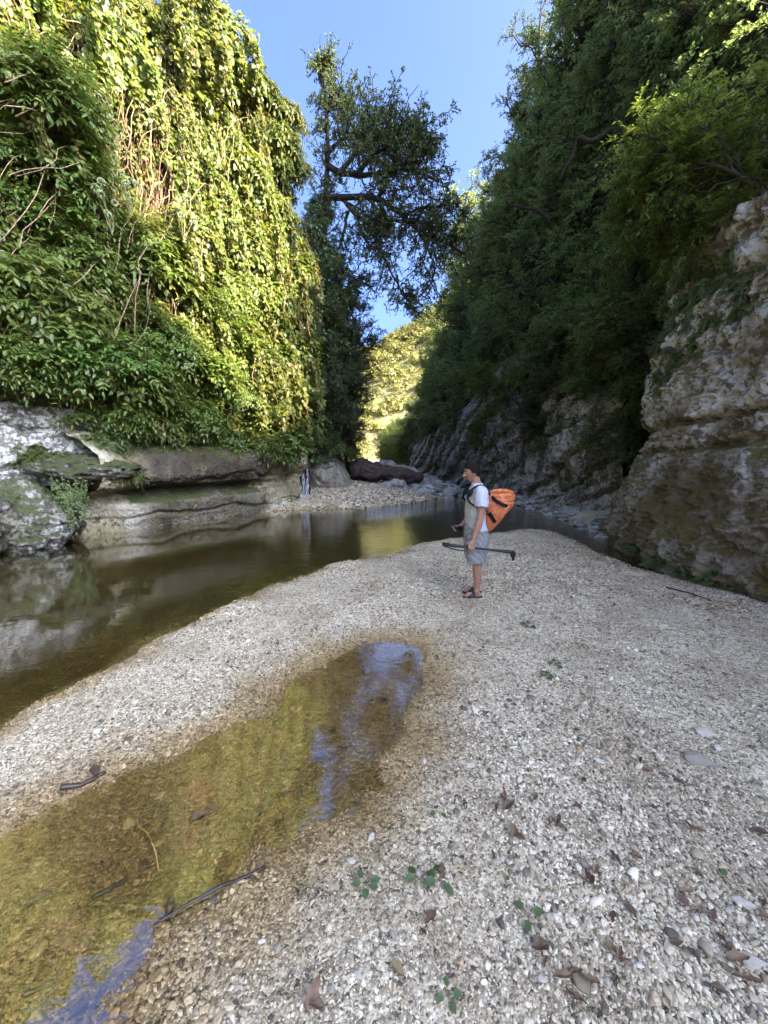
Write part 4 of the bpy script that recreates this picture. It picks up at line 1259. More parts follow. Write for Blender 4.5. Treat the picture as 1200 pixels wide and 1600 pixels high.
# ------------------------------------------------------------------ trees on the shaded wall
R = np.random.default_rng(88)
rows = ((3.5, 12.0, 30, 2.4), (6.0, 10.8, 40, 2.5), (9.0, 9.6, 46, 2.6), (12.0, 9.0, 44, 2.6), (15.0, 8.6, 44, 2.7), (18.0, 9.4, 42, 2.9), (21.0, 10.2, 40, 3.0), (24.0, 11.0, 38, 3.2))
cnt = 0
for z, y0, y1, step in rows:
    y = y0
    while y < y1:
        zz = z + R.uniform(-1, 1)
        grey = (12.5 < y < 19.0 and zz < 5.8) or (19 < y < 24 and zz < 4)
        if not grey and zz < RTOP(y) + 0.8:
            p = on_wall(RB, RLEAN, -1, y, zz - 1.5, R.uniform(-0.2, 0.35))
            far = y > 26
            ev = R.random() < (0.6 if far or zz > 17 else 0.12)
            me = OAKS[R.integers(2)] if ev else HORN[R.integers(4)]
            plant('evergreen_tree' if ev else 'broadleaf_tree', me, p, (0, 0, math.pi + R.uniform(-0.6, 0.6)), R.uniform(0.85, 1.2) * (1.12 if far else 1.0),
                  ('dark evergreen tree on the steep shaded slope' if ev else 'green broadleaf tree leaning from the steep shaded slope'), 'tree',
                  'evergreen trees of the shaded slope' if ev else 'broadleaf trees of the shaded slope')
            cnt += 1
        y += step * R.uniform(0.75, 1.15) * (1 + 0.02 * max(0, y - 20))
# farther along the shaded wall
for i in range(46):
    y = R.uniform(36, 72)
    z = R.uniform(0.5, RTOP(y) - 1)
    p = on_wall(RB, RLEAN, -1, y, z - 1, 0.2)
    plant('evergreen_tree' if i % 2 else 'broadleaf_tree', OAKS[i % 2] if i % 2 else HORN[i % 4], p, (0, 0, math.pi + R.uniform(-0.6, 0.6)), R.uniform(0.9, 1.2),
          'small looking tree far along the shaded slope near the sunlit hill', 'tree', 'trees far along the shaded slope')
# bushes low on the shaded bank, and the brighter sprays
for i, (u, v, Y, s, lab) in enumerate(((935, 720, 13.2, 0.55, 'low leafy bush between grey cliff and mossy bluff'), (960, 660, 12.4, 0.6, 'leafy bush over the foot of the mossy bluff'), (905, 690, 14.4, 0.6, 'leafy bush hanging over the slanting grey beds'),
                                       (985, 760, 12.0, 0.45, 'low dark bush just behind the foot of the mossy bluff'), (930, 790, 12.6, 0.4, 'low dark bush above the bank stones'), (955, 590, 12.6, 0.7, 'green tree just above the notch beside the mossy bluff'),
                                       (900, 610, 15.0, 0.7, 'green tree over the top of the grey cliff'), (1000, 690, 10.9, 0.5, 'leafy bush filling the notch at the corner of the mossy bluff'), (995, 630, 11.0, 0.55, 'leafy tree in the notch above the corner of the mossy bluff'), (985, 710, 11.2, 0.5, 'low leafy bush in the notch beside the mossy bluff'), (860, 590, 15.6, 0.7, 'green tree hanging over the middle of the grey cliff'), (920, 650, 13.6, 0.6, 'green bush at the side of the grey cliff nearest the bluff'), (890, 740, 14.4, 0.45, 'green bush low on the grey cliff above the bank stones'), (985, 520, 12.0, 0.8, 'green tree beside the upper part of the mossy bluff'), (940, 520, 13.4, 0.8, 'green tree in the dark hollow above the grey cliff'))):
    plant('leafy_bush', HORN[i % 4], at(u, v, Y) + np.array([0.7, 0.3, -1.5 * s]), (0, 0, math.pi + R.uniform(-0.8, 0.8)), s, lab, 'bush')
def on_bluff(u, v, out=0.15):
    """Point on the face of the mossy bluff seen at (u, v)."""
    b = (800 - v) / FPX
    dy = CP + b * SP
    Y = 8.0
    for _ in range(12):
        z = at(u, v, Y)[2]
        x = 5.4 - bluff_off(0, 0, np.array([z]))[0] + 0.9 * max(0, Y - 9.2) - out
        Y = 0.5 * Y + 0.5 * float(np.clip(x * dy * FPX / (u - 600), 5, 11))
    return at(u, v, Y)


for i, (u, v, s, rz, lab) in enumerate(((1100, 350, 1.0, 2.7, 'bright green spray of leaves over the top of the mossy bluff'), (1185, 300, 1.1, 2.6, 'bright green tree at the picture edge above the bluff'),
                                        (1060, 385, 0.8, 2.9, 'light green branch drooping over the upper corner of the bluff'), (1140, 400, 0.8, 2.6, 'olive green spray on the upper face of the bluff'),
                                        (1160, 250, 1.1, 2.5, 'high light green branch above the bluff'), (1090, 300, 0.9, 2.9, 'yellow green branch above the corner of the bluff'), (1195, 380, 0.8, 2.4, 'olive green branch low at the picture edge above the bluff'), (1120, 330, 0.9, 3.0, 'dense green spray in the middle of the top of the bluff'), (1160, 340, 0.9, 2.2, 'dense green spray near the picture edge on top of the bluff'), (1075, 345, 0.8, 3.1, 'small green spray at the highest corner of the bluff'))):
    plant('light_green_tree', ASH[0], on_bluff(u, v, 0.1) + np.array([0.55, 0.1, -0.3]), (0, 0, rz), s, lab, 'tree')
for i, (u, v, s) in enumerate(((1075, 450, 1.2), (1110, 470, 1.3), (1150, 450, 1.3), (1185, 480, 1.2), (1090, 510, 1.1), (1060, 520, 1.0), (1130, 500, 1.2), (1045, 600, 1.1), (1070, 590, 1.1), (1055, 640, 1.0), (1100, 420, 1.2), (1170, 410, 1.3), (1190, 440, 1.2), (1060, 560, 1.0), (1120, 430, 1.0), (1080, 480, 1.0), (1160, 490, 1.0), (1100, 540, 0.9), (1040, 540, 0.9), (1195, 500, 1.0), (1130, 460, 1.0), (1050, 480, 0.9))):
    plant('fern', FERNS[i % 2], on_bluff(u, v, 0.0), (0, -0.9, R.uniform(-0.5, 0.5)), s * 0.72, 'green herb growing from a crack on the upper face of the mossy bluff', 'fern', 'herbs on the face of the mossy bluff', ('stem', 'foliage'))
for i, (u, v) in enumerate(((990, 860), (1030, 880), (1070, 898), (1110, 912), (1150, 922), (1185, 930), (965, 845), (1130, 905), (1180, 915))):
    p = on(u, v, 0.02)
    plant('fern', FERNS[i % 2], np.array([p[0], p[1], 0.02]), (0, 0, R.uniform(0, 6)), 0.42, 'low moss-like herb at the foot of the mossy bluff', 'fern', 'herbs at the foot of the mossy bluff', ('stem', 'foliage'))
for i, (u, v, Y, s, rz, lab) in enumerate(((1010, 640, 10.4, 0.55, 2.8, 'small bright green sapling growing from the notch of the bluff'),
                                           (800, 640, 17.5, 1.15, 2.9, 'light green branch with a bare dark stem in front of the grey cliff'), (760, 690, 19.0, 0.8, 2.8, 'light green branch low over the far bank, above the head of the person'),
                                           (770, 610, 18.0, 1.0, 2.9, 'light green tree on the corner of the grey cliff'))):
    plant('light_green_tree', ASH[0], at(u, v, Y) + np.array([0.7 * s, -0.2, -0.5 * s]), (0, 0, rz), s, lab, 'tree')
for i in range(16):
    y = R.uniform(12.5, 24)
    z = R.uniform(2.2, 6.5) if y < 19 else R.uniform(1.8, 5.0)
    x = np.interp(y, [q_[1] for q_ in GREY_B], [q_[0] for q_ in GREY_B])
    sc_ = R.uniform(0.3, 0.5)
    plant('cliff_bush', HORN[i % 4], np.array([x + 0.5, y, z - 1.2 * sc_]), (0, 0, math.pi + R.uniform(-0.7, 0.7)), sc_, 'small green bush clinging to the grey cliff', 'bush', 'bushes clinging to the grey cliff')
# bare dark branches seen against the leaves
for pts, Y, lab in (([(955, 205), (925, 222), (905, 215), (890, 250), (870, 285)], 11.2, 'dark crooked bare branch in the upper trees of the shaded slope'),
                    ([(845, 662), (826, 655), (815, 635), (800, 620), (790, 608)], 15.6, 'dark crooked branch in front of the grey cliff'),
                    ([(826, 656), (805, 657), (780, 655)], 15.6, 'thin dark level branch in front of the grey cliff'),
                    ([(860, 345), (835, 330), (815, 328), (790, 318)], 14.0, 'dark forked branch over the lower trees of the shaded slope')):
    c = poly([at(u, v, Y + 0.15 * k_) for k_, (u, v) in enumerate(pts)], 14) + np.cumsum(rnd(14, 3) * 0.015, 0)
    b = add('bare_branch', Geo().put(*tubes(c[None], np.linspace(0.075, 0.03, 14)[None], 7)).mesh('bare_branch', M_BARKDARK, True))
    tag(b, lab, 'branch')

# ------------------------------------------------------------------ the wood on the far sunlit hill, seen as one mass
R = np.random.default_rng(99)
nc = 2300
cx, cy = R.uniform(-45, 70, nc), R.uniform(92, 190, nc)
cz = far_h(cx, cy)
per = 90
rad = R.uniform(0.9, 2.4, nc)
dirs = nrm(rnd(nc, per, 3))
dirs[..., 2] = np.abs(dirs[..., 2]) * 1.1 - 0.15
P = np.stack([cx, cy, cz + rad * 0.8], -1)[:, None] + dirs * rad[:, None, None] * R.uniform(0.6, 1.05, (nc, per, 1))
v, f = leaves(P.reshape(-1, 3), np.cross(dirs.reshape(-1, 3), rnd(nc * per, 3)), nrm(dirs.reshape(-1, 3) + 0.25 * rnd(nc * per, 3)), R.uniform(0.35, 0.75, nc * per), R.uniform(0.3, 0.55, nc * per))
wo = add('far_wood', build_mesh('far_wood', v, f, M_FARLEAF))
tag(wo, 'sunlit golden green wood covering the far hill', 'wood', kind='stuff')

# ------------------------------------------------------------------ the person
M_SKIN, _nt, _out = mat_new('skin')
_tc = N(_nt, 'TexCoord').outputs['Object']
_c = ramp(_nt, noise_(_nt, _tc, 14, 5), [(0.3, (0.30, 0.155, 0.10)), (0.7, (0.40, 0.22, 0.145))])
_p = principled(_nt, _out, _c, 0.5, 0.35, bump_(_nt, noise_(_nt, _tc, 160, 3), 0.1, 0.002))
_p.inputs['Subsurface Weight'].default_value = 0.08
_p.inputs['Subsurface Radius'].default_value = (0.01, 0.004, 0.002)
M_HAIR = plain('hair', (0.014, 0.010, 0.008), 0.75, 0.08, 0.5, 60, 0.6)
M_BLACK = plain('black_rubber', (0.012, 0.012, 0.013), 0.5, 0.4, 0.2, 30, 0.1)
M_STRAP = plain('black_webbing', (0.010, 0.010, 0.011), 0.8, 0.2, 0.3, 120, 0.3)
M_EYE = plain('eye_white', (0.30, 0.26, 0.24), 0.2, 0.5, 0.1)
M_SHORTS, _nt, _out = mat_new('shorts_cloth')
_tc = N(_nt, 'TexCoord').outputs['Object']
_w = N(_nt, 'TexWave', wave_type='BANDS', bands_direction='DIAGONAL')
_w.inputs['Scale'].default_value = 7
_w.inputs['Distortion'].default_value = 3
_nt.links.new(_tc, _w.inputs['Vector'])
_c = ramp(_nt, _w.outputs['Fac'], [(0.2, (0.235, 0.23, 0.225)), (0.7, (0.27, 0.265, 0.26)), (0.95, (0.32, 0.315, 0.305))])
principled(_nt, _out, _c, 0.85, 0.15, bump_(_nt, noise_(_nt, _tc, 10, 5, 0.6, 1.5), 0.9, 0.03))
M_SHIRT, _nt, _out = mat_new('shirt_cloth')
_tc = N(_nt, 'TexCoord').outputs['Object']
_f = attr_(_nt, 'front')
_c = mixc(_nt, _f, (0.55, 0.56, 0.60), (0.47, 0.455, 0.38))
_c = mixc(_nt, 0.3, _c, ramp(_nt, noise_(_nt, _tc, 8, 5), [(0.3, 0.7), (0.7, 1.0)]), 'MULTIPLY')
principled(_nt, _out, _c, 0.9, 0.1, bump_(_nt, noise_(_nt, _tc, 9, 5, 0.6, 1.5), 1.0, 0.03))


def solidify(geo, voxel, mat, name, smooth_it=6):
    """One continuous surface from overlapping shapes."""
    me = geo.mesh(name, mat, True)
    o = bpy.data.objects.new('work', me)
    COL.objects.link(o)
    m = o.modifiers.new('remesh', 'REMESH')
    m.mode = 'VOXEL'
    m.voxel_size = voxel
    m.use_smooth_shade = True
    s = o.modifiers.new('smooth', 'SMOOTH')
    s.factor, s.iterations = 0.5, smooth_it
    dg = bpy.context.evaluated_depsgraph_get()
    new = bpy.data.meshes.new_from_object(o.evaluated_get(dg))
    bpy.data.objects.remove(o)
    new.name = name
    new.materials.clear()
    new.materials.append(mat)
    return new


def limb(g, pts, rs, n=14, K=26, ell=(1, 1)):
    p = poly(pts, K)
    d = np.linspace(0, 1, len(rs))
    dd = np.concatenate([[0], np.cumsum(np.linalg.norm(np.diff(np.asarray(pts, float), axis=0), axis=1))])
    r = np.interp(np.linspace(0, 1, K), dd / dd[-1], rs)
    g.put(*tubes(p[None], r[None], n))
    bv, bf = ball(9, 12)
    for q, rr in ((p[0], r[0]), (p[-1], r[-1])):
        g.put(bv * rr * 0.98 + q, bf)


def blob(g, c, s, rot=0.0):
    bv, bf = ball(18, 22)
    v = bv * np.asarray(s)
    ca, sa = math.cos(rot), math.sin(rot)
    v = np.stack([v[:, 0] * ca + v[:, 2] * sa, v[:, 1], -v[:, 0] * sa + v[:, 2] * ca], -1)
    g.put(v + np.asarray(c), bf)


def rings(C, A, B, n=28, wr=0.0, seed=0, K=None):
    """Loft of horizontal ellipses: centres C (K,3), half depth A (x), half width B (y)."""
    C, A, B = np.asarray(C, float), np.asarray(A, float), np.asarray(B, float)
    if K:
        t0, t1 = np.linspace(0, 1, len(C)), np.linspace(0, 1, K)
        C = np.stack([np.interp(t1, t0, C[:, k]) for k in range(3)], -1)
        A, B = np.interp(t1, t0, A), np.interp(t1, t0, B)
    a = np.linspace(0, 2 * np.pi, n, endpoint=False)
    V = np.stack([C[:, None, 0] + A[:, None] * np.cos(a), C[:, None, 1] + B[:, None] * np.sin(a), C[:, None, 2] + 0 * a], -1)
    if wr:
        q = fbm(V * np.array([6, 6, 9]) + seed, 4, seed)
        V[..., :2] += (V[..., :2] - C[:, None, :2]) * (wr * q)[..., None]
    return V.reshape(-1, 3), grid_faces(len(C), n, True)


pg = on(739, 933)
pz = gz_at(pg[0], pg[1])[0]
person = empty('person', (pg[0], pg[1], pz + 0.012))
tag(person, 'man in pale shirt and grey shorts standing on the gravel, facing the water', 'person')
g = Geo()
for sy_, ax, kx, hx in ((-0.095, 0.025, 0.0, 0.005), (0.095, 0.06, 0.035, 0.01)):
    limb(g, [(hx, sy_, 0.92), (kx - 0.01, sy_, 0.52), (kx + 0.015, sy_, 0.46), (kx + 0.028, sy_, 0.34), (ax + 0.005, sy_, 0.14), (ax, sy_, 0.07)], [0.085, 0.062, 0.055, 0.060, 0.036, 0.040], K=36)
    blob(g, (ax + 0.025, sy_, 0.035), (0.036, 0.032, 0.036))
    blob(g, (ax - 0.06, sy_, 0.035), (0.085, 0.038, 0.030), 0.12)
    for t_ in range(5):
        yy = sy_ + (-0.030 + 0.015 * t_) * (1 if sy_ < 0 else 1)
        limb(g, [(ax - 0.115, yy, 0.028), (ax - 0.165 + 0.005 * abs(t_ - 2), yy, 0.020)], [0.011, 0.009], 8, 6)
limb(g, [(0.005, 0, 0.9), (0.0, 0, 1.1), (0.0, 0, 1.3), (0.01, 0, 1.42)], [0.12, 0.11, 0.12, 0.09])
limb(g, [(0.01, -0.17, 1.41), (0.01, 0.17, 1.41)], [0.065, 0.065])
limb(g, [(0.015, 0, 1.42), (-0.005, 0, 1.51), (-0.03, 0, 1.60)], [0.066, 0.056, 0.056])
# head
bv, bf = ball(40, 48)
h = bv.copy()
h *= np.array([0.098, 0.077, 0.118])
low = smooth(0.01, -0.10, h[:, 2])
h[:, 0] = h[:, 0] * (1 - 0.22 * low) - 0.012 * low
h[:, 1] *= 1 - 0.25 * low
fr = smooth(-0.03, -0.09, h[:, 0])
h[:, 0] += fr * 0.010 * np.exp(-((h[:, 2] - 0.012) / 0.016) ** 2)            # eye hollow
h[:, 0] -= fr * 0.008 * np.exp(-((h[:, 2] - 0.038) / 0.014) ** 2)            # brow
h[:, 0] -= fr * 0.009 * np.exp(-((h[:, 2] + 0.098) / 0.016) ** 2)            # chin
HC = np.array([-0.048, 0, 1.655])
g.put(h + HC, bf)
limb(g, [HC + (-0.094, 0, 0.018), HC + (-0.110, 0, -0.012), HC + (-0.116, 0, -0.028)], [0.010, 0.014, 0.016], 10, 10)
for s_ in (-1, 1):
    blob(g, HC + (-0.106, 0.010 * s_, -0.028), (0.011, 0.009, 0.008))
    blob(g, HC + (0.012, 0.078 * s_, -0.006), (0.020, 0.008, 0.032), -0.2)
limb(g, [HC + (-0.094, -0.020, -0.060), HC + (-0.103, 0, -0.058), HC + (-0.094, 0.020, -0.060)], [0.006, 0.008, 0.006], 8, 10)
limb(g, [HC + (-0.092, -0.018, -0.073), HC + (-0.101, 0, -0.072), HC + (-0.092, 0.018, -0.073)], [0.006, 0.009, 0.006], 8, 10)
# near arm, straight down to the speargun
limb(g, [(0.02, -0.185, 1.40), (0.015, -0.225, 1.25), (0.0, -0.245, 1.08), (-0.035, -0.262, 0.96), (-0.085, -0.270, 0.81)], [0.062, 0.053, 0.043, 0.043, 0.028], K=34)
GUN0, GUN1 = np.array([-0.47, -0.262, 0.752]), np.array([0.44, -0.262, 0.652])
gz_ = lambda x: GUN0[2] + (x - GUN0[0]) / (GUN1[0] - GUN0[0]) * (GUN1[2] - GUN0[2])
HX = -0.108
blob(g, (HX + 0.004, -0.284, 0.768), (0.042, 0.017, 0.044), 0.2)
for q in range(4):
    x = HX - 0.033 + 0.0215 * q
    zc = gz_(x)
    ln = (0.0, 0.004, 0.002, -0.004)[q]
    limb(g, [(x, -0.287, zc + 0.042), (x, -0.293, zc + 0.008 - ln), (x, -0.276, zc - 0.026 - ln * 0.5), (x, -0.250, zc - 0.020), (x, -0.238, zc - 0.004 + ln)], [0.0105, 0.010, 0.0095, 0.009, 0.008], 9, 14)
limb(g, [(HX - 0.028, -0.282, 0.782), (HX - 0.052, -0.264, 0.762), (HX - 0.050, -0.242, gz_(HX) + 0.022), (HX - 0.034, -0.236, gz_(HX) + 0.012)], [0.012, 0.011, 0.010, 0.008], 9, 12)
# far arm, forearm raised with the phone
limb(g, [(0.02, 0.185, 1.40), (0.02, 0.230, 1.25), (0.015, 0.250, 1.10), (-0.06, 0.225, 1.00), (-0.150, 0.185, 0.915)], [0.062, 0.053, 0.043, 0.042, 0.028], K=34)
blob(g, (-0.185, 0.172, 0.893), (0.042, 0.020, 0.036), 0.6)
for q in range(4):
    o_ = np.array([-0.012 * q, 0.0, 0.016 * q])
    limb(g, [np.array([-0.200, 0.160, 0.862]) + o_, np.array([-0.226, 0.150, 0.852]) + o_, np.array([-0.246, 0.132, 0.856]) + o_, np.array([-0.244, 0.116, 0.868]) + o_], [0.010, 0.0095, 0.009, 0.008], 9, 10)
limb(g, [(-0.185, 0.158, 0.915), (-0.215, 0.132, 0.925), (-0.235, 0.118, 0.918)], [0.012, 0.011, 0.009], 9, 10)
def nod(me, a=-0.17):
    """Bends what is above the neck forward, as the man looks down."""
    c = np.zeros(len(me.vertices) * 3, np.float32)
    me.vertices.foreach_get('co', c)
    c = c.reshape(-1, 3).astype(float)
    w = smooth(1.50, 1.57, c[:, 2]) * (np.abs(c[:, 1]) < 0.12)
    th = a * w
    dx, dz = c[:, 0] + 0.02, c[:, 2] - 1.56
    c[:, 0], c[:, 2] = -0.02 + dx * np.cos(th) + dz * np.sin(th), 1.56 - dx * np.sin(th) + dz * np.cos(th)
    me.vertices.foreach_set('co', c.astype(np.float32).ravel())
    me.update()
    return me


add('body', nod(solidify(g, 0.0055, M_SKIN, 'body', 4)), person)
# hair
k = h.copy()
n_ = nrm(bv)
hk = k + n_ * 0.012
hk[:, 2] += 0.022 * smooth(0.04, 0.12, hk[:, 2])
jig = 0.006 * fbm(hk * 60, 3, 7)
line = np.interp(hk[:, 0], [-0.12, -0.085, -0.045, -0.02, 0.0, 0.05, 0.11], [0.062, 0.060, 0.046, -0.02, -0.012, -0.062, -0.072])
keepv = hk[:, 2] > line + jig
ff = bf[keepv[bf].all(1)]
hk = hk + n_ * (0.005 * fbm(hk * 45, 4, 9))[:, None]
add('hair', nod(build_mesh('hair', hk + HC, ff, M_HAIR, True)), person)
for s_ in (-1, 1):
    ge = Geo()
    blob(ge, HC + (-0.080, 0.033 * s_, 0.014), (0.011, 0.012, 0.009))
    e = add('eye', nod(ge.mesh('eye', M_EYE, True)), person)
    gi = Geo()
    blob(gi, HC + (-0.0895, 0.034 * s_, 0.014), (0.004, 0.0055, 0.0055))
    add('iris', nod(gi.mesh('iris', M_HAIR, True)), e)
    gb = Geo()
    limb(gb, [HC + (-0.094, 0.012 * s_, 0.034), HC + (-0.092, 0.030 * s_, 0.040), HC + (-0.078, 0.050 * s_, 0.034)], [0.004, 0.0055, 0.003], 6, 8)
    add('eyebrow', nod(gb.mesh('eyebrow', M_HAIR, True)), person)
# shirt
g = Geo()
v, f = rings([(0.018, 0, 0.90), (0.0, 0, 1.0), (-0.012, 0, 1.14), (-0.006, 0, 1.28), (0.004, 0, 1.37), (0.012, 0, 1.43), (0.012, 0, 1.465), (0.006, 0, 1.49), (-0.002, 0, 1.515)],
             [0.136, 0.132, 0.128, 0.124, 0.112, 0.095, 0.082, 0.070, 0.066], [0.182, 0.178, 0.180, 0.190, 0.196, 0.172, 0.118, 0.078, 0.066], 44, 0.09, 3, 46)
g.put(v, f)
for s_ in (-1, 1):
    p = poly([(0.016, 0.12 * s_, 1.43), (0.020, 0.185 * s_, 1.40), (0.016, 0.222 * s_, 1.30), (0.012, 0.238 * s_, 1.225)], 16)
    v, f, c = tubes(p[None], np.interp(np.linspace(0, 1, 16), [0, 0.35, 1], [0.066, 0.080, 0.082])[None], 20)
    v = v + 0.006 * np.stack([fbm(v * 14 + 5 * q, 3, 4) for q in range(3)], -1)
    g.put(v, f)
allv = np.concatenate(g.v)
front = smooth(-0.035, -0.055, allv[:, 0]) * (np.abs(allv[:, 1]) < 0.19) * smooth(1.46, 1.40, allv[:, 2])
so_ = add('shirt', g.mesh('shirt', M_SHIRT, True, {'front': front}), person)
so_.modifiers.new('thickness', 'SOLIDIFY').thickness = -0.004
# shorts
g = Geo()
v, f = rings([(0.008, 0, 0.99), (0.012, 0, 0.92), (0.018, 0, 0.84), (0.018, 0, 0.79)], [0.140, 0.152, 0.160, 0.15], [0.172, 0.186, 0.192, 0.19], 40, 0.05, 5, 16)
g.put(v, f)
for s_ in (-1, 1):
    v, f = rings([(0.018, 0.092 * s_, 0.86), (0.012, 0.098 * s_, 0.74), (0.006, 0.100 * s_, 0.60), (0.004 + (s_ + 1) * 0.012, 0.100 * s_, 0.475)], [0.150, 0.142, 0.130, 0.124], [0.098, 0.100, 0.100, 0.102], 30, 0.08, 6 + s_, 26)
    g.put(v, f)
sh_ = add('shorts', g.mesh('shorts', M_SHORTS, True), person)
sh_.modifiers.new('thickness', 'SOLIDIFY').thickness = -0.004
# sandals
for sy_, ax in ((-0.095, 0.025), (0.095, 0.06)):
    a = np.linspace(0, 2 * np.pi, 32, endpoint=False)
    ox, oy = ax - 0.052 + 0.138 * np.cos(a), sy_ + 0.047 * np.sin(a) * (1 - 0.12 * np.cos(a))
    V = np.concatenate([np.stack([ox * 1.0, oy, np.full(32, z_)], -1) for z_ in (-0.012, 0.0, 0.008)])
    g = Geo().put(V, grid_faces(3, 32, True), np.array([[2 * 32, 2 * 32 + t, 2 * 32 + t + 1] for t in range(1, 31)]), np.array([[0, t + 1, t] for t in range(1, 31)]))
    s = add('sandal', g.mesh('sandal', M_BLACK, True), person)
    b = np.linspace(-0.15, np.pi + 0.15, 16)
    V = np.stack([np.stack([np.full(16, ax - 0.115 + dx) + 0.02 * np.sin(b), sy_ + 0.050 * np.cos(b), 0.004 + (0.058 + 0.012 * (dx / 0.07)) * np.sin(b)], -1) for dx in np.linspace(0, 0.075, 5)])
    so2 = add('strap', build_mesh('strap', V.reshape(-1, 3), grid_faces(5, 16), M_BLACK, True), s)
    so2.modifiers.new('thickness', 'SOLIDIFY').thickness = 0.005

# phone in the far hand
ph = add('phone', Geo().put(*box((0, 0, 0), (0.15, 0.012, 0.075))).mesh('phone', M_BLACK), None, np.array([pg[0] - 0.225, pg[1] + 0.135, pz + 0.905]), (0.15, 0.18, 0.1))
ph.modifiers.new('round', 'BEVEL').width = 0.006
tag(ph, 'black phone held in front of the waist', 'phone')

# speargun
gun = empty('speargun', (pg[0], pg[1], pz + 0.012))
tag(gun, 'long black speargun held level at the side of the thigh', 'speargun')
GD = nrm(GUN1 - GUN0)
sec = lambda t: GUN0 + (GUN1 - GUN0) * t
p = np.stack([sec(t) for t in (0.0, 0.02, 0.05, 0.3, 0.62, 0.75, 0.86, 0.93, 1.0)])
g = Geo().put(*tubes(p[None], np.array([[0.012, 0.019, 0.019, 0.015, 0.014, 0.017, 0.021, 0.024, 0.021]]), 12))
add('barrel', g.mesh('barrel', M_BLACK, True), gun)
add('muzzle', Geo().put(*tubes(np.stack([sec(-0.005), sec(0.10)])[None] + np.array([0, 0, 0.014]), np.array([[0.018, 0.016]]), 10)).mesh('muzzle', M_BLACK, True), gun)
g = Geo()
limb(g, [sec(0.955), sec(0.965) + (0.01, 0, -0.045), sec(0.975) + (0.015, 0, -0.095)], [0.022, 0.020, 0.018], 10, 10)
blob(g, sec(0.985) + (0.0, 0, -0.03), (0.034, 0.018, 0.050))
add('grip', g.mesh('grip', M_BLACK, True), gun)
g = Geo()
for dy in (-0.012, 0.012):
    q = poly([sec(0.02) + (0, dy, -0.012), sec(0.12) + (0, dy, -0.038), sec(0.26) + (0, dy, -0.050), sec(0.34) + (0, dy, -0.040), sec(0.38) + (0, dy, -0.016)], 20)
    g.put(*tubes(q[None], np.full((1, 20), 0.006), 6))
add('band', g.mesh('band', M_BLACK, True), gun)
q = poly([sec(0.06) + (0, 0, 0.018), sec(0.2) + (0, 0, 0.022), sec(0.45) + (0, -0.02, 0.016), sec(0.3) + (0, -0.02, -0.005)], 20)
add('line', Geo().put(*tubes(q[None], np.full((1, 20), 0.003), 5)).mesh('line', M_BLACK, True), gun)

# orange bag on the back
M_ORANGE, _nt, _out = mat_new('orange_tarpaulin')
_tc = N(_nt, 'TexCoord').outputs['Object']
_c = ramp(_nt, noise_(_nt, _tc, 7, 5), [(0.3, (0.60, 0.165, 0.06)), (0.7, (0.80, 0.25, 0.095))])
_w = noise_(_nt, _tc, 12, 6, 0.6, 1.2)
principled(_nt, _out, _c, 0.55, 0.35, bump_(_nt, _w, 1.0, 0.04))
bag = empty('backpack', (pg[0], pg[1], pz + 0.012))
tag(bag, 'orange roll-top dry bag with black straps on the back of the man', 'backpack')
bz = np.array([0.875, 0.90, 1.0, 1.12, 1.22, 1.27, 1.285, 1.30, 1.36, 1.395, 1.41])
x0 = np.array([0.120, 0.100, 0.085, 0.080, 0.085, 0.090, 0.100, 0.095, 0.105, 0.130, 0.20])
x1 = np.array([0.190, 0.225, 0.300, 0.385, 0.455, 0.470, 0.450, 0.475, 0.475, 0.450, 0.36])
yw = np.array([0.05, 0.075, 0.130, 0.170, 0.195, 0.200, 0.188, 0.195, 0.190, 0.16, 0.08])
zz = np.concatenate([np.linspace(0.875, 1.26, 40), np.linspace(1.268, 1.41, 26)])
c_, a_, b_ = (np.interp(zz, bz, (x0 + x1) / 2), np.interp(zz, bz, (x1 - x0) / 2), np.interp(zz, bz, yw))
v, f = rings(np.stack([c_, 0 * c_, zz], -1), a_, b_, 64)
vv = v.reshape(66, 64, 3)
ang = np.linspace(0, 2 * np.pi, 64, endpoint=False)
fold = np.stack([np.cos(ang)[None] * 3.2 + 0 * zz[:, None], np.sin(ang)[None] * 3.2 + 0 * zz[:, None], zz[:, None] * 2.2 + 0 * ang[None]], -1)
q = 1 + 0.17 * fbm(fold, 4, 55, ridged=True) * smooth(0.87, 0.98, zz)[:, None]
vv[..., :2] = np.stack([c_, 0 * c_], -1)[:, None] + (vv[..., :2] - np.stack([c_, 0 * c_], -1)[:, None]) * q[..., None]
g = Geo().put(vv.reshape(-1, 3), f)
g.put(np.array([[c_[-1], 0, zz[-1] + 0.004], [c_[0], 0, zz[0] - 0.004]]))
n0 = 66 * 64
g.f.append(np.array([[n0, 65 * 64 + t, 65 * 64 + (t + 1) % 64] for t in range(64)]))
g.f.append(np.array([[n0 + 1, (t + 1) % 64, t] for t in range(64)]))
add('bag', g.mesh('bag', M_ORANGE, True), bag)
rp = poly([(0.175, -0.10, 1.405), (0.24, -0.16, 1.425), (0.33, -0.13, 1.42), (0.43, -0.09, 1.395), (0.455, 0.0, 1.38)], 24)
v, f, c = tubes(rp[None], np.full((1, 24), 0.028), 14)
v = v + 0.006 * np.stack([fbm(v * 20 + 3 * s_, 3, 6) for s_ in range(3)], -1)
add('rolled_top', Geo().put(v, f, c).mesh('rolled_top', M_ORANGE, True), bag)


def bag_y(x, z):
    a = np.interp(z, zz, a_)
    return -np.interp(z, zz, b_) * np.sqrt(np.clip(1 - ((x - np.interp(z, zz, c_)) / a) ** 2, 0.0, 1)) * 1.12 - 0.010


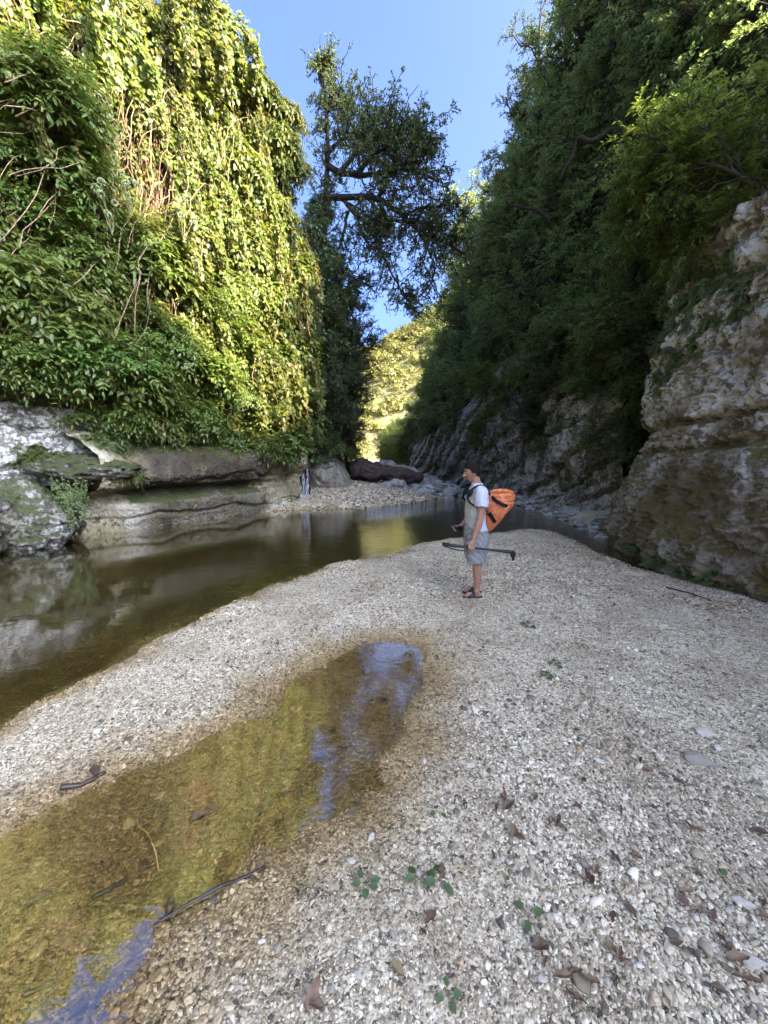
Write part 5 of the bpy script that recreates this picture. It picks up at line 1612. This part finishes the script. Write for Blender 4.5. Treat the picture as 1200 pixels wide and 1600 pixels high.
def band(pts, half, name):
    p2 = np.asarray(pts, float)
    t = np.linspace(0, 1, 24)
    tt = np.linspace(0, 1, len(p2))
    c2 = np.stack([np.interp(t, tt, p2[:, 0]), np.interp(t, tt, p2[:, 1])], -1)
    tg2 = nrm(np.gradient(c2, axis=0))
    nn = np.stack([-tg2[:, 1], tg2[:, 0]], -1)
    V = []
    for s_ in np.linspace(-1, 1, 6):
        e = c2 + nn * half * s_
        V.append(np.stack([e[:, 0], np.minimum(bag_y(e[:, 0], e[:, 1]), -0.03), e[:, 1]], -1))
    o = add(name, build_mesh(name, np.concatenate(V), grid_faces(6, 24), M_STRAP, True), bag)
    o.modifiers.new('thickness', 'SOLIDIFY').thickness = 0.006
    return o


band([(0.130, 1.375), (0.20, 1.30), (0.27, 1.262), (0.345, 1.232)], 0.021, 'strap')
band([(0.128, 1.145), (0.17, 1.075), (0.215, 1.015)], 0.023, 'strap')


def webbing(pts, half, name, up):
    c = poly(pts, 40)
    tg2 = nrm(np.gradient(c, axis=0))
    s_ = nrm(np.cross(tg2, np.broadcast_to(np.asarray(up, float), tg2.shape)))
    V = np.concatenate([c + s_ * half * q for q in np.linspace(-1, 1, 4)])
    o = add(name, build_mesh(name, V, grid_faces(4, 40), M_STRAP, True), bag)
    o.modifiers.new('thickness', 'SOLIDIFY').thickness = 0.010
    return o


for s_ in (-1, 1):
    webbing([(0.14, 0.13 * s_, 1.37), (0.09, 0.135 * s_, 1.455), (0.02, 0.140 * s_, 1.490), (-0.07, 0.135 * s_, 1.455), (-0.135, 0.130 * s_, 1.36), (-0.135, 0.150 * s_, 1.29), (-0.075, 0.188 * s_, 1.235), (0.01, 0.200 * s_, 1.20), (0.08, 0.180 * s_, 1.17), (0.14, 0.12 * s_, 1.14)],
            0.015, 'shoulder_strap', (0.0, 0.3 * s_, 1.0))
    gp_ = Geo()
    blob(gp_, (-0.115, 0.135 * s_, 1.395), (0.030, 0.030, 0.062), 0.5)
    add('strap_pad', gp_.mesh('strap_pad', M_STRAP, True), bag)

# ------------------------------------------------------------------ pebbles, fallen leaves, seedlings, sticks
M_PEBBLE, _nt, _out = mat_new('pebble')
_oi = N(_nt, 'ObjectInfo')
_c = ramp(_nt, _oi.outputs['Random'], [(0.0, (0.08, 0.075, 0.065)), (0.12, (0.19, 0.17, 0.135)), (0.3, (0.34, 0.305, 0.24)), (0.52, (0.46, 0.42, 0.34)), (0.72, (0.58, 0.54, 0.455)), (0.9, (0.76, 0.73, 0.66)), (0.96, (0.42, 0.32, 0.20)), (1.0, (0.33, 0.32, 0.30))])
_tc = N(_nt, 'TexCoord').outputs['Object']
_nz = noise_(_nt, pos_(_nt), 130, 4, 0.6)
_c = mixc(_nt, 0.5, _c, ramp(_nt, _nz, [(0.3, 0.75), (0.7, 1.12)]), 'MULTIPLY')
_pt = ramp(_nt, noise_(_nt, pos_(_nt), 1.6, 6, 0.6), [(0.32, (0.87, 0.755, 0.60)), (0.60, (1.15, 1.045, 0.88))])
_c = mixc(_nt, 1.0, _c, _pt, 'MULTIPLY')
_lit = attr_(_nt, 'p_litter', 'INSTANCER')
_c = mixc(_nt, math_(_nt, 'MULTIPLY', _lit, 0.75), _c, mixc(_nt, 1.0, _c, (0.62, 0.50, 0.40), 'MULTIPLY'))
_wet = attr_(_nt, 'p_wet', 'INSTANCER')
_c = mixc(_nt, math_(_nt, 'MULTIPLY', _wet, 0.85), _c, mixc(_nt, 1.0, _c, (0.66, 0.54, 0.33), 'MULTIPLY'))
_alg = attr_(_nt, 'p_algae', 'INSTANCER')
_ac = ramp(_nt, noise_(_nt, pos_(_nt), 3.0, 6, 0.65), [(0.32, (0.062, 0.036, 0.015)), (0.5, (0.14, 0.088, 0.036)), (0.68, (0.21, 0.15, 0.065))])
_ac = mixc(_nt, 0.5, mixc(_nt, 1.0, _c, (0.85, 0.70, 0.40), 'MULTIPLY'), _ac)
_c = mixc(_nt, math_(_nt, 'MULTIPLY', _alg, 0.85), _c, _ac)
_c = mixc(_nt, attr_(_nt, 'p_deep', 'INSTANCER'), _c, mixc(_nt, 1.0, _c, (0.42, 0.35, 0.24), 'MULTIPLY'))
_r = ramp(_nt, _wet, [(0.0, 0.85), (1.0, 0.3)])
principled(_nt, _out, _c, _r, 0.3, bump_(_nt, _nz, 0.3, 0.003))

R = np.random.default_rng(123)


def scatter(n, y0, y1, pw, xw):
    y = y0 + (y1 - y0) * R.random(n) ** pw
    x = R.uniform(-1, 1, n) * (xw * y + 0.9)
    return x, y


xs, ys, ss = [], [], []
for n, y0, y1, pw, s0, s1 in ((210000, 0.55, 5.0, 1.3, 0.0030, 0.0075), (14000, 0.6, 7.5, 1.2, 0.007, 0.013), (50000, 4.4, 10.5, 1.1, 0.008, 0.015), (1500, 0.7, 10, 1.0, 0.013, 0.022)):
    x, y = scatter(n, y0, y1, pw, 1.08)
    xs.append(x), ys.append(y), ss.append(s0 + (s1 - s0) * R.random(n) ** 1.8)
xf = R.uniform(-4.2, 4.2, 16000)
yf = R.uniform(14.3, 24, 16000)
xs.append(xf), ys.append(yf), ss.append(R.uniform(0.02, 0.055, 16000))
xs, ys, ss = np.concatenate(xs), np.concatenate(ys), np.concatenate(ss)
zs, s_pond, s_near, s_far, s_right, s_land, s_wet = ground(xs, ys)
pp = np.stack([xs, ys, zs], -1)
size_n = fbm(pp * 0.8, 4, 15)
ok = ((s_near > -1.3) | (s_far > -0.1)) & (ss < 0.03 + 0.1 * (s_far > 0))
ok &= ~((s_right > 0.2) & (s_near < 0.1) & (s_far < 0))
ok &= (R.random(len(xs)) < np.clip(1.05 + 0.9 * size_n - 0.35 * smooth(0, 0.2, s_pond), 0.3, 1))
pp, ss, s_wet, s_pond, s_near = pp[ok], ss[ok], s_wet[ok], s_pond[ok], s_near[ok]
m = len(pp)
ss = ss * (1 + 0.75 * np.clip(fbm(pp * 0.9 + 3, 4, 17) * 1.6, -0.5, 0.2))
sc = ss[:, None] * np.stack([R.uniform(1.0, 1.7, m), R.uniform(0.8, 1.2, m), R.uniform(0.45, 0.8, m)], -1)
pp[:, 2] += sc[:, 2] * 0.35
rot = np.stack([R.normal(0, 0.3, m), R.normal(0, 0.3, m), R.uniform(0, 6.28, m)], -1)
s_alg = smooth(-0.05, 0.18, s_pond + 0.1 * fbm(pp * 2.2, 4, 51))
s_alg = np.maximum(s_alg, 0.3 * smooth(0.0, -0.5, s_near) * (s_pond < -0.5) * (pp[:, 1] < 11))
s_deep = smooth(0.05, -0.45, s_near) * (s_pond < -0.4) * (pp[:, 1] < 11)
s_lit = np.clip(smooth(2.2, 4.6, pp[:, 0] + 0.9 * fbm(pp * 1.2, 4, 61)) * smooth(1.2, 4, pp[:, 1]) * (0.75 + 0.8 * fbm(pp * 3.0, 4, 63)), 0, 1)
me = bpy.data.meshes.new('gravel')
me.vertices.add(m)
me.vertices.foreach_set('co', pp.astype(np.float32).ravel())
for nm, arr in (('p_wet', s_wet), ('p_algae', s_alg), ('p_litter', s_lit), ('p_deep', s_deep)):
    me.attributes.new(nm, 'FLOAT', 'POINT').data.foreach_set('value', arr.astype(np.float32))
for nm, arr in (('p_scale', sc), ('p_rot', rot)):
    me.attributes.new(nm, 'FLOAT_VECTOR', 'POINT').data.foreach_set('vector', arr.astype(np.float32).ravel())
gravel = add('gravel', me)
tag(gravel, 'loose pale pebbles and grit covering the river bank', 'gravel', kind='stuff')
ng = bpy.data.node_groups.new('gravel_scatter', 'GeometryNodeTree')
ng.interface.new_socket('Geometry', in_out='INPUT', socket_type='NodeSocketGeometry')
ng.interface.new_socket('Geometry', in_out='OUTPUT', socket_type='NodeSocketGeometry')
gi, gout = ng.nodes.new('NodeGroupInput'), ng.nodes.new('NodeGroupOutput')
iop = ng.nodes.new('GeometryNodeInstanceOnPoints')
gti = ng.nodes.new('GeometryNodeGeometryToInstance')
for kk in range(7):
    ico = ng.nodes.new('GeometryNodeMeshIcoSphere')
    ico.inputs['Subdivisions'].default_value = 2
    ico.inputs['Radius'].default_value = 1.0
    nz = ng.nodes.new('ShaderNodeTexNoise')
    nz.noise_dimensions = '4D'
    nz.inputs['W'].default_value = kk * 3.7
    nz.inputs['Scale'].default_value = 0.9
    nz.inputs['Detail'].default_value = 1.0
    sub = ng.nodes.new('ShaderNodeVectorMath')
    sub.operation = 'SUBTRACT'
    sub.inputs[1].default_value = (0.5, 0.5, 0.5)
    ng.links.new(nz.outputs['Color'], sub.inputs[0])
    scl = ng.nodes.new('ShaderNodeVectorMath')
    scl.operation = 'SCALE'
    scl.inputs['Scale'].default_value = 1.7
    ng.links.new(sub.outputs[0], scl.inputs[0])
    sp = ng.nodes.new('GeometryNodeSetPosition')
    ng.links.new(ico.outputs['Mesh'], sp.inputs['Geometry'])
    ng.links.new(scl.outputs[0], sp.inputs['Offset'])
    sm = ng.nodes.new('GeometryNodeSetMaterial')
    sm.inputs['Material'].default_value = M_PEBBLE
    ng.links.new(sp.outputs[0], sm.inputs['Geometry'])
    src = sm
    if kk % 2:
        ssm = ng.nodes.new('GeometryNodeSetShadeSmooth')
        ng.links.new(sm.outputs[0], ssm.inputs['Geometry'])
        src = ssm
    ng.links.new(src.outputs[0], gti.inputs[0])
ng.links.new(gi.outputs[0], iop.inputs['Points'])
ng.links.new(gti.outputs[0], iop.inputs['Instance'])
iop.inputs['Pick Instance'].default_value = True
for nm, sock in (('p_scale', 'Scale'), ('p_rot', 'Rotation')):
    na = ng.nodes.new('GeometryNodeInputNamedAttribute')
    na.data_type = 'FLOAT_VECTOR'
    na.inputs['Name'].default_value = nm
    ng.links.new(na.outputs['Attribute'], iop.inputs[sock])
ng.links.new(iop.outputs[0], gout.inputs[0])
gravel.modifiers.new('scatter', 'NODES').node_group = ng

# single larger stones lying on the gravel
M_LOOSE, _nt, _out = mat_new('loose_stone')
_oi = N(_nt, 'ObjectInfo')
_c = ramp(_nt, _oi.outputs['Random'], [(0.0, (0.24, 0.21, 0.16)), (0.3, (0.37, 0.32, 0.245)), (0.6, (0.48, 0.42, 0.325)), (1.0, (0.62, 0.56, 0.455))])
_n = noise_(_nt, pos_(_nt), 60, 6, 0.7)
_c = mixc(_nt, 0.5, _c, ramp(_nt, _n, [(0.3, 0.7), (0.7, 1.1)]), 'MULTIPLY')
principled(_nt, _out, _c, 0.85, 0.25, bump_(_nt, _n, 0.5, 0.006))
LOOSE = [rock_mesh('stone', 800 + i, M_LOOSE, 16, 22, 0.4, 9, 0.1) for i in range(4)]


def gp_at(u, v):
    p = on(u, v)
    return np.array([p[0], p[1], gz_at(p[0], p[1])[0]])


def pxm(y, z=0.0):
    """Photograph pixels per metre at a ground point Y metres ahead."""
    return FPX / (y * CP + (CAM_H - z) * SP)


for u, v, wpx, lab in ((1090, 1197, 52, 'long pale flat stone, the largest on the open gravel'), (1100, 1155, 36, 'slim pale stone beyond the largest stone on the gravel'), (1155, 1420, 34, 'white angular stone near the round green leaf'),
                       (1172, 1515, 44, 'big white stone next to dark wet leaves in the corner'), (932, 1342, 20, 'small white stone in the middle of the gravel'), (934, 1196, 20, 'cream stone on the gravel among scattered brown leaves'),
                       (1055, 1295, 22, 'white stone beside dark leaf litter'), (1140, 1435, 24, 'blue grey stone next to the white angular stone'), (845, 1540, 24, 'pale oblong stone below the green seedling pair'),
                       (1000, 1520, 20, 'pale grey stone among brown leaf scraps'), (757, 1330, 16, 'white pebble above the green seedlings'), (1172, 1465, 20, 'dark grey stone near the corner'), (380, 940, 10, 'pale stone at the edge of the stream')):
    p = gp_at(u, v)
    s = wpx / pxm(p[1]) / 2 * 0.9
    o = add('stone', LOOSE[R.integers(4)], None, p + (0, 0, s * 0.04), (R.uniform(-0.2, 0.2), R.uniform(-0.2, 0.2), R.uniform(-0.8, 0.2)), (s, s * 0.55, s * 0.42))
    tag(o, lab, 'stone')
for i in range(64):
    u, v = R.uniform(-60, 1260), 985 + 600 * R.random() ** 0.8
    p = gp_at(u, v)
    if poly_sdf(np.array([p[0]]), np.array([p[1]]), NEAR)[0] < 0.1 or poly_sdf(np.array([p[0]]), np.array([p[1]]), POND)[0] > -0.1:
        continue
    s = R.uniform(9, 17) / pxm(p[1]) / 2
    o = add('stone', LOOSE[R.integers(4)], None, p + (0, 0, s * 0.08), (R.uniform(-0.3, 0.3), R.uniform(-0.3, 0.3), R.uniform(0, 6)), (s, s * 0.7, s * 0.5))
    tag(o, 'loose stone a little bigger than the gravel round it', 'stone', 'loose stones on the gravel')

# fallen leaves
M_DEAD = [leaf_mat('dead_leaf', [(0.0, c), (1.0, c)], (0.25, 0.12, 0.05), 0.12, 0.03, 0.5, 0.6) for c in ((0.16, 0.09, 0.052), (0.10, 0.06, 0.038), (0.22, 0.145, 0.08))]


def dead_leaf(seed, mat, toothed=False):
    g_ = np.random.default_rng(seed)
    nu, nv = 7, 5
    t = np.linspace(0, 1, nu)
    w = np.sin(np.pi * t ** 0.8) * g_.uniform(0.13, 0.27)
    if toothed:
        w = w * (1 + 0.35 * np.sin(t * 17))
    s = np.linspace(-1, 1, nv)
    X = np.repeat(t[:, None], nv, 1)
    Y = w[:, None] * s[None]
    Z = g_.uniform(0.06, 0.2) * np.abs(s)[None] ** 1.5 * np.sin(np.pi * t)[:, None] + g_.uniform(-0.1, 0.22) * (t[:, None] - 0.4) ** 2 + 0.05 * g_.normal(size=(nu, nv))
    V = np.stack([X - 0.5, Y, Z + 0.05], -1).reshape(-1, 3)
    return build_mesh('fallen_leaf', V, grid_faces(nu, nv), mat, True)


DEAD = [dead_leaf(900 + i, M_DEAD[i % 3], i % 2 == 0) for i in range(9)]
LEAVES_AT = [(787, 1257, 30), (795, 1275, 34), (775, 1278, 30), (870, 1295, 30), (877, 1304, 22), (802, 1314, 30), (812, 1322, 22), (920, 1385, 34), (930, 1375, 30), (912, 1390, 26), (842, 1495, 46), (850, 1520, 22), (877, 1540, 44), (920, 1545, 36),
             (622, 1535, 34), (672, 1450, 34), (660, 1470, 20), (1150, 1515, 44), (1165, 1548, 50), (1140, 1500, 30), (1007, 1272, 20), (1060, 1232, 20), (1000, 1200, 20), (1012, 1212, 18), (912, 1232, 18), (902, 1270, 18), (835, 1260, 24), (842, 1240, 16), (900, 1150, 16),
             (832, 1117, 16), (800, 1140, 14), (950, 1122, 16), (900, 1115, 12), (1067, 1420, 26), (982, 1432, 34), (967, 1505, 30), (975, 1515, 22), (1080, 1505, 28), (1090, 1310, 22), (1075, 1303, 20), (960, 1355, 28), (992, 1352, 22), (1112, 1445, 24), (1185, 1315, 30),
             (850, 1185, 14), (755, 960, 9), (960, 955, 12), (430, 1355, 18), (448, 1350, 16), (683, 1027, 12), (678, 1050, 10), (325, 935, 14), (640, 1150, 10), (560, 1250, 18), (1010, 1150, 14), (1120, 1560, 30), (1040, 1580, 28), (900, 1575, 34), (770, 1350, 18), (700, 1250, 14), (490, 1570, 50), (495, 1590, 34)]
for i, (u, v, w) in enumerate(LEAVES_AT):
    p = gp_at(u, v)
    s = w * 0.78 / pxm(p[1])
    o = add('fallen_leaf', DEAD[i % 9], None, p + (0, 0, 0.012 + 0.1 * s), (R.uniform(-0.35, 0.35), R.uniform(-0.35, 0.35), R.uniform(0, 6.28)), s)
    tag(o, 'curled brown fallen leaf lying on the pale gravel', 'leaf', 'fallen brown leaves on the gravel')
for i in range(64):
    u, v = R.uniform(690, 1230), 930 + 640 * R.random()
    if i > 40:
        u, v = R.uniform(880, 1230), R.uniform(905, 1060)
    p = gp_at(u, v)
    s = R.uniform(0.025, 0.06)
    o = add('fallen_leaf', DEAD[R.integers(9)], None, p + (0, 0, 0.012), (R.uniform(-0.4, 0.4), R.uniform(-0.4, 0.4), R.uniform(0, 6.28)), s)
    tag(o, 'curled brown fallen leaf lying on the pale gravel', 'leaf', 'fallen brown leaves on the gravel')

# green seedlings
M_SEED = leaf_mat('seedling_leaf', [(0.0, (0.055, 0.095, 0.03)), (1.0, (0.085, 0.13, 0.045))], (0.22, 0.3, 0.06), 0.3, 0.02, 0.25)


def seedling(p, size, nlf, label, spread=0.8, rz=0.0, asp=0.75):
    o = empty('seedling', p)
    tag(o, label, 'seedling')
    for q in range(nlf):
        a = rz + q * 2.4 + R.uniform(-0.4, 0.4)
        d = np.array([math.cos(a) * spread, math.sin(a) * spread, R.uniform(0.25, 0.6)])
        st_ = np.stack([np.zeros(3), d * size * 0.35 + (0, 0, size * 0.1), d * size * 0.6])
        if q == 0:
            gs = Geo()
        gs.put(*tubes(st_[None], np.full((1, 3), size * 0.018), 4)[:2])
        v_, f_ = leaves(st_[2:3], d[None] + np.array([[0, 0, -0.35]]), np.array([[0.1, -0.35, 1.0]]), [size * R.uniform(0.7, 1.0)], [size * asp * R.uniform(0.7, 0.95)], 'oval', 0.2, 0.1)
        add('leaf', build_mesh('seedling_leaf', v_, f_, M_SEED, True), o)
    add('stem', gs.mesh('seedling_stem', M_STEM, True), o)


for u, v, w, nlf, lab in ((655, 1385, 42, 3, 'seedling with large notched green leaf left of its taller neighbour'), (688, 1388, 48, 4, 'tallest green seedling with a bending stem'), (722, 1358, 20, 2, 'small two-leaved seedling beside the tallest one'),
                          (572, 1390, 40, 5, 'pale green herb with withered lower leaves at the edge of the pool'), (825, 1442, 44, 3, 'seedling of two round bright green leaves on open gravel'), (790, 1390, 20, 2, 'small dark seedling above the two round leaves'),
                          (700, 1570, 40, 4, 'low dark green seedling at the bottom of the picture'), (1122, 1382, 34, 1, 'single round green leaf standing out of the gravel'), (685, 1278, 26, 3, 'small green seedling near the bend of the pool'),
                          (790, 1172, 18, 3, 'tiny green seedling midway across the gravel'), (852, 1062, 26, 5, 'leafy green seedling in a tuft behind the gravel flat'), (868, 1045, 24, 5, 'feathery green weed behind the leafy seedling'),
                          (825, 984, 22, 6, 'small green weed nearest the feet of the person'), (822, 1155, 14, 2, 'thin green sprout near brown leaf scraps'), (480, 1358, 18, 2, 'green leaf at the rim of the shallow pool'), (508, 1278, 18, 1, 'green leaf lying in the blue part of the pool'),
                          (905, 1015, 12, 3, 'faint green weed on the brownish gravel')):
    p = gp_at(u, v)
    seedling(p + np.array([0, 0, 0.004]), w / pxm(p[1]) * 0.45, nlf, lab, 0.7, R.uniform(0, 6))

# sticks and wet scraps in the shallow pool
M_WETWOOD = plain('wet_wood', (0.045, 0.028, 0.018), 0.4, 0.4, 0.4, 30, 0.4)
M_STRAW = plain('straw', (0.45, 0.28, 0.09), 0.6, 0.3, 0.2, 30, 0.2)
for pts, r, mt, lab in (([(415, 1355), (350, 1378), (290, 1408), (235, 1440)], 0.008, M_WETWOOD, 'dark thin stick reaching into the shallow pool'), ([(95, 1232), (130, 1222), (165, 1205)], 0.016, M_WETWOOD, 'short dark piece of driftwood on the far rim of the pool'),
                        ([(215, 1280), (235, 1300), (248, 1345)], 0.004, M_STRAW, 'golden straw in the shallow pool'), ([(140, 1390), (170, 1372), (195, 1360)], 0.010, M_WETWOOD, 'dark sunken stick in the brown part of the pool'),
                        ([(30, 1540), (60, 1525), (85, 1518)], 0.009, M_WETWOOD, 'dark sunken stick in the corner of the pool'), ([(1040, 925), (1075, 935), (1110, 948)], 0.012, M_WETWOOD, 'thin dark stick on the gravel before the mossy bluff')):
    c = np.array([gp_at(u, v) + np.array([0, 0, 0.02]) for u, v in pts])
    c = poly(c, 16) + np.cumsum(rnd(16, 3) * 0.002, 0)
    o = add('stick', Geo().put(*tubes(c[None], np.linspace(r, r * 0.6, 16)[None], 7)).mesh('stick', mt, True))
    tag(o, lab, 'stick')
for i, (u, v, w) in enumerate(((312, 1265, 26), (262, 1410, 30), (455, 1190, 18), (445, 1225, 16), (500, 1172, 16), (418, 1240, 18), (372, 1268, 18), (520, 1130, 14), (470, 1225, 14), (405, 1260, 20), (150, 1205, 30), (540, 1155, 12), (600, 1085, 12), (570, 1040, 10), (440, 1165, 12), (120, 1560, 26), (60, 1390, 24), (330, 1250, 16))):
    p = gp_at(u, v)
    s = w * 1.3 / pxm(p[1])
    o = add('sunken_leaf', DEAD[(i * 3 + 1) % 9], None, p + (0, 0, 0.012), (R.uniform(-0.3, 0.3), R.uniform(-0.3, 0.3), R.uniform(0, 6)), s)
    tag(o, 'dark wet leaf lying in the shallow pool', 'leaf', 'wet leaves in the shallow pool')

# ------------------------------------------------------------------ labels that single out plants which look alike: by what they stand next to
MARKS = [('the pale leaning dead tree', at(240, 110, 12)), ('the thin white waterfall', at(470, 745, 16.2)), ('the white pitted rock face', at(70, 650, 9.5)), ('the yellowing plant', at(235, 660, 11)),
         ('the mossy boulder by the water', at(60, 790, 8.7)), ('the brown log', at(600, 738, 20.5)), ('the top of the overhanging tree', at(508, 100, 20.5)), ('the lowest limb of the overhanging tree', at(600, 400, 19.5)),
         ('the upper bare limb of the overhanging tree', at(570, 272, 19.8)), ('the brown rock above the waterfall', at(450, 670, 17)), ('the tangle of dry strands', at(190, 230, 11)), ('the cliff top against the sky', at(390, 70, 14)),
         ('the level cracks of the bluff', at(1110, 680, 7)), ('the top corner of the bluff', at(1010, 410, 9.5)), ('the foot of the bluff', at(960, 840, 9.5)), ('the notch beside the bluff', at(975, 680, 11)),
         ('the branch before the grey cliff', at(825, 640, 15.6)), ('the high crooked bare branch', at(910, 215, 11.2)), ('the forked branch over the shaded trees', at(835, 330, 14)),
         ('the gap with the sunlit hill', at(630, 600, 40)), ('the top edge of the shaded slope', at(790, 110, 20)), ('the head of the person', at(733, 742, 5)), ('the slanting beds of the grey cliff', at(790, 730, 19)),
         ('the yellow sprig above the white rock', at(120, 525, 9.9)), ('the yellowish leaves in shade', at(45, 410, 9.4)), ('the yellow tinged herb', at(330, 655, 12.6)), ('the bright spray above the bluff', at(1130, 355, 8))]
ORD = ['closest to', 'second closest to', 'third closest to', 'fourth closest to', 'fifth closest to', 'sixth closest to', 'seventh closest to', 'eighth closest to', 'ninth closest to', 'tenth closest to', 'eleventh closest to', 'twelfth closest to', 'thirteenth closest to', 'fourteenth closest to', 'fifteenth closest to', 'sixteenth closest to']
SHORT = {'vines curtaining the sunlit wall': 'sunlit hanging vine', 'shrubs covering the bank above the ledge': 'feathery green shrub', 'leafy climbers on the sunlit wall': 'bright leafy climber',
         'climbers along the edge of the vine wall': 'climber on the wall edge', 'rounded shrubs on the sunlit lower wall': 'rounded green shrub', 'broadleaf trees of the shaded slope': 'shaded broadleaf tree',
         'evergreen trees of the shaded slope': 'shaded dark evergreen tree', 'herbs along the rock ledge': 'low green herb', 'dark bushes beside the overhanging tree': 'dark leafy bush',
         'herbs on the face of the mossy bluff': 'small herb on the bluff', 'herbs at the foot of the mossy bluff': 'low herb under the bluff', 'bushes clinging to the grey cliff': 'small cliff bush'}


def seen(p):
    """Direction of a point as the photograph shows it."""
    d = np.asarray(p, float) - np.array([0, 0, CAM_H])
    f = d[1] * CP - d[2] * SP
    return np.array([d[0], d[1] * SP + d[2] * CP]) / max(f, 0.1)


MS = [(n, seen(p)) for n, p in MARKS]
for grp, short in SHORT.items():
    buckets = {}
    for o in [o for o in COL.objects if o.get('group') == grp and o.parent is None]:
        q = seen(np.array(o.location) + np.array([0, 0, 1.0 if 'tree' in o.name else 0.3]))
        i = min(range(len(MS)), key=lambda k_: np.hypot(*(MS[k_][1] - q)))
        buckets.setdefault(i, []).append((np.hypot(*(MS[i][1] - q)), o.name, o))
    for i, lst in buckets.items():
        for k_, (_, _, o) in enumerate(sorted(lst, key=lambda t_: t_[:2])):
            o['label'] = f'{short}, {ORD[min(k_, 15)]} {MS[i][0]}'
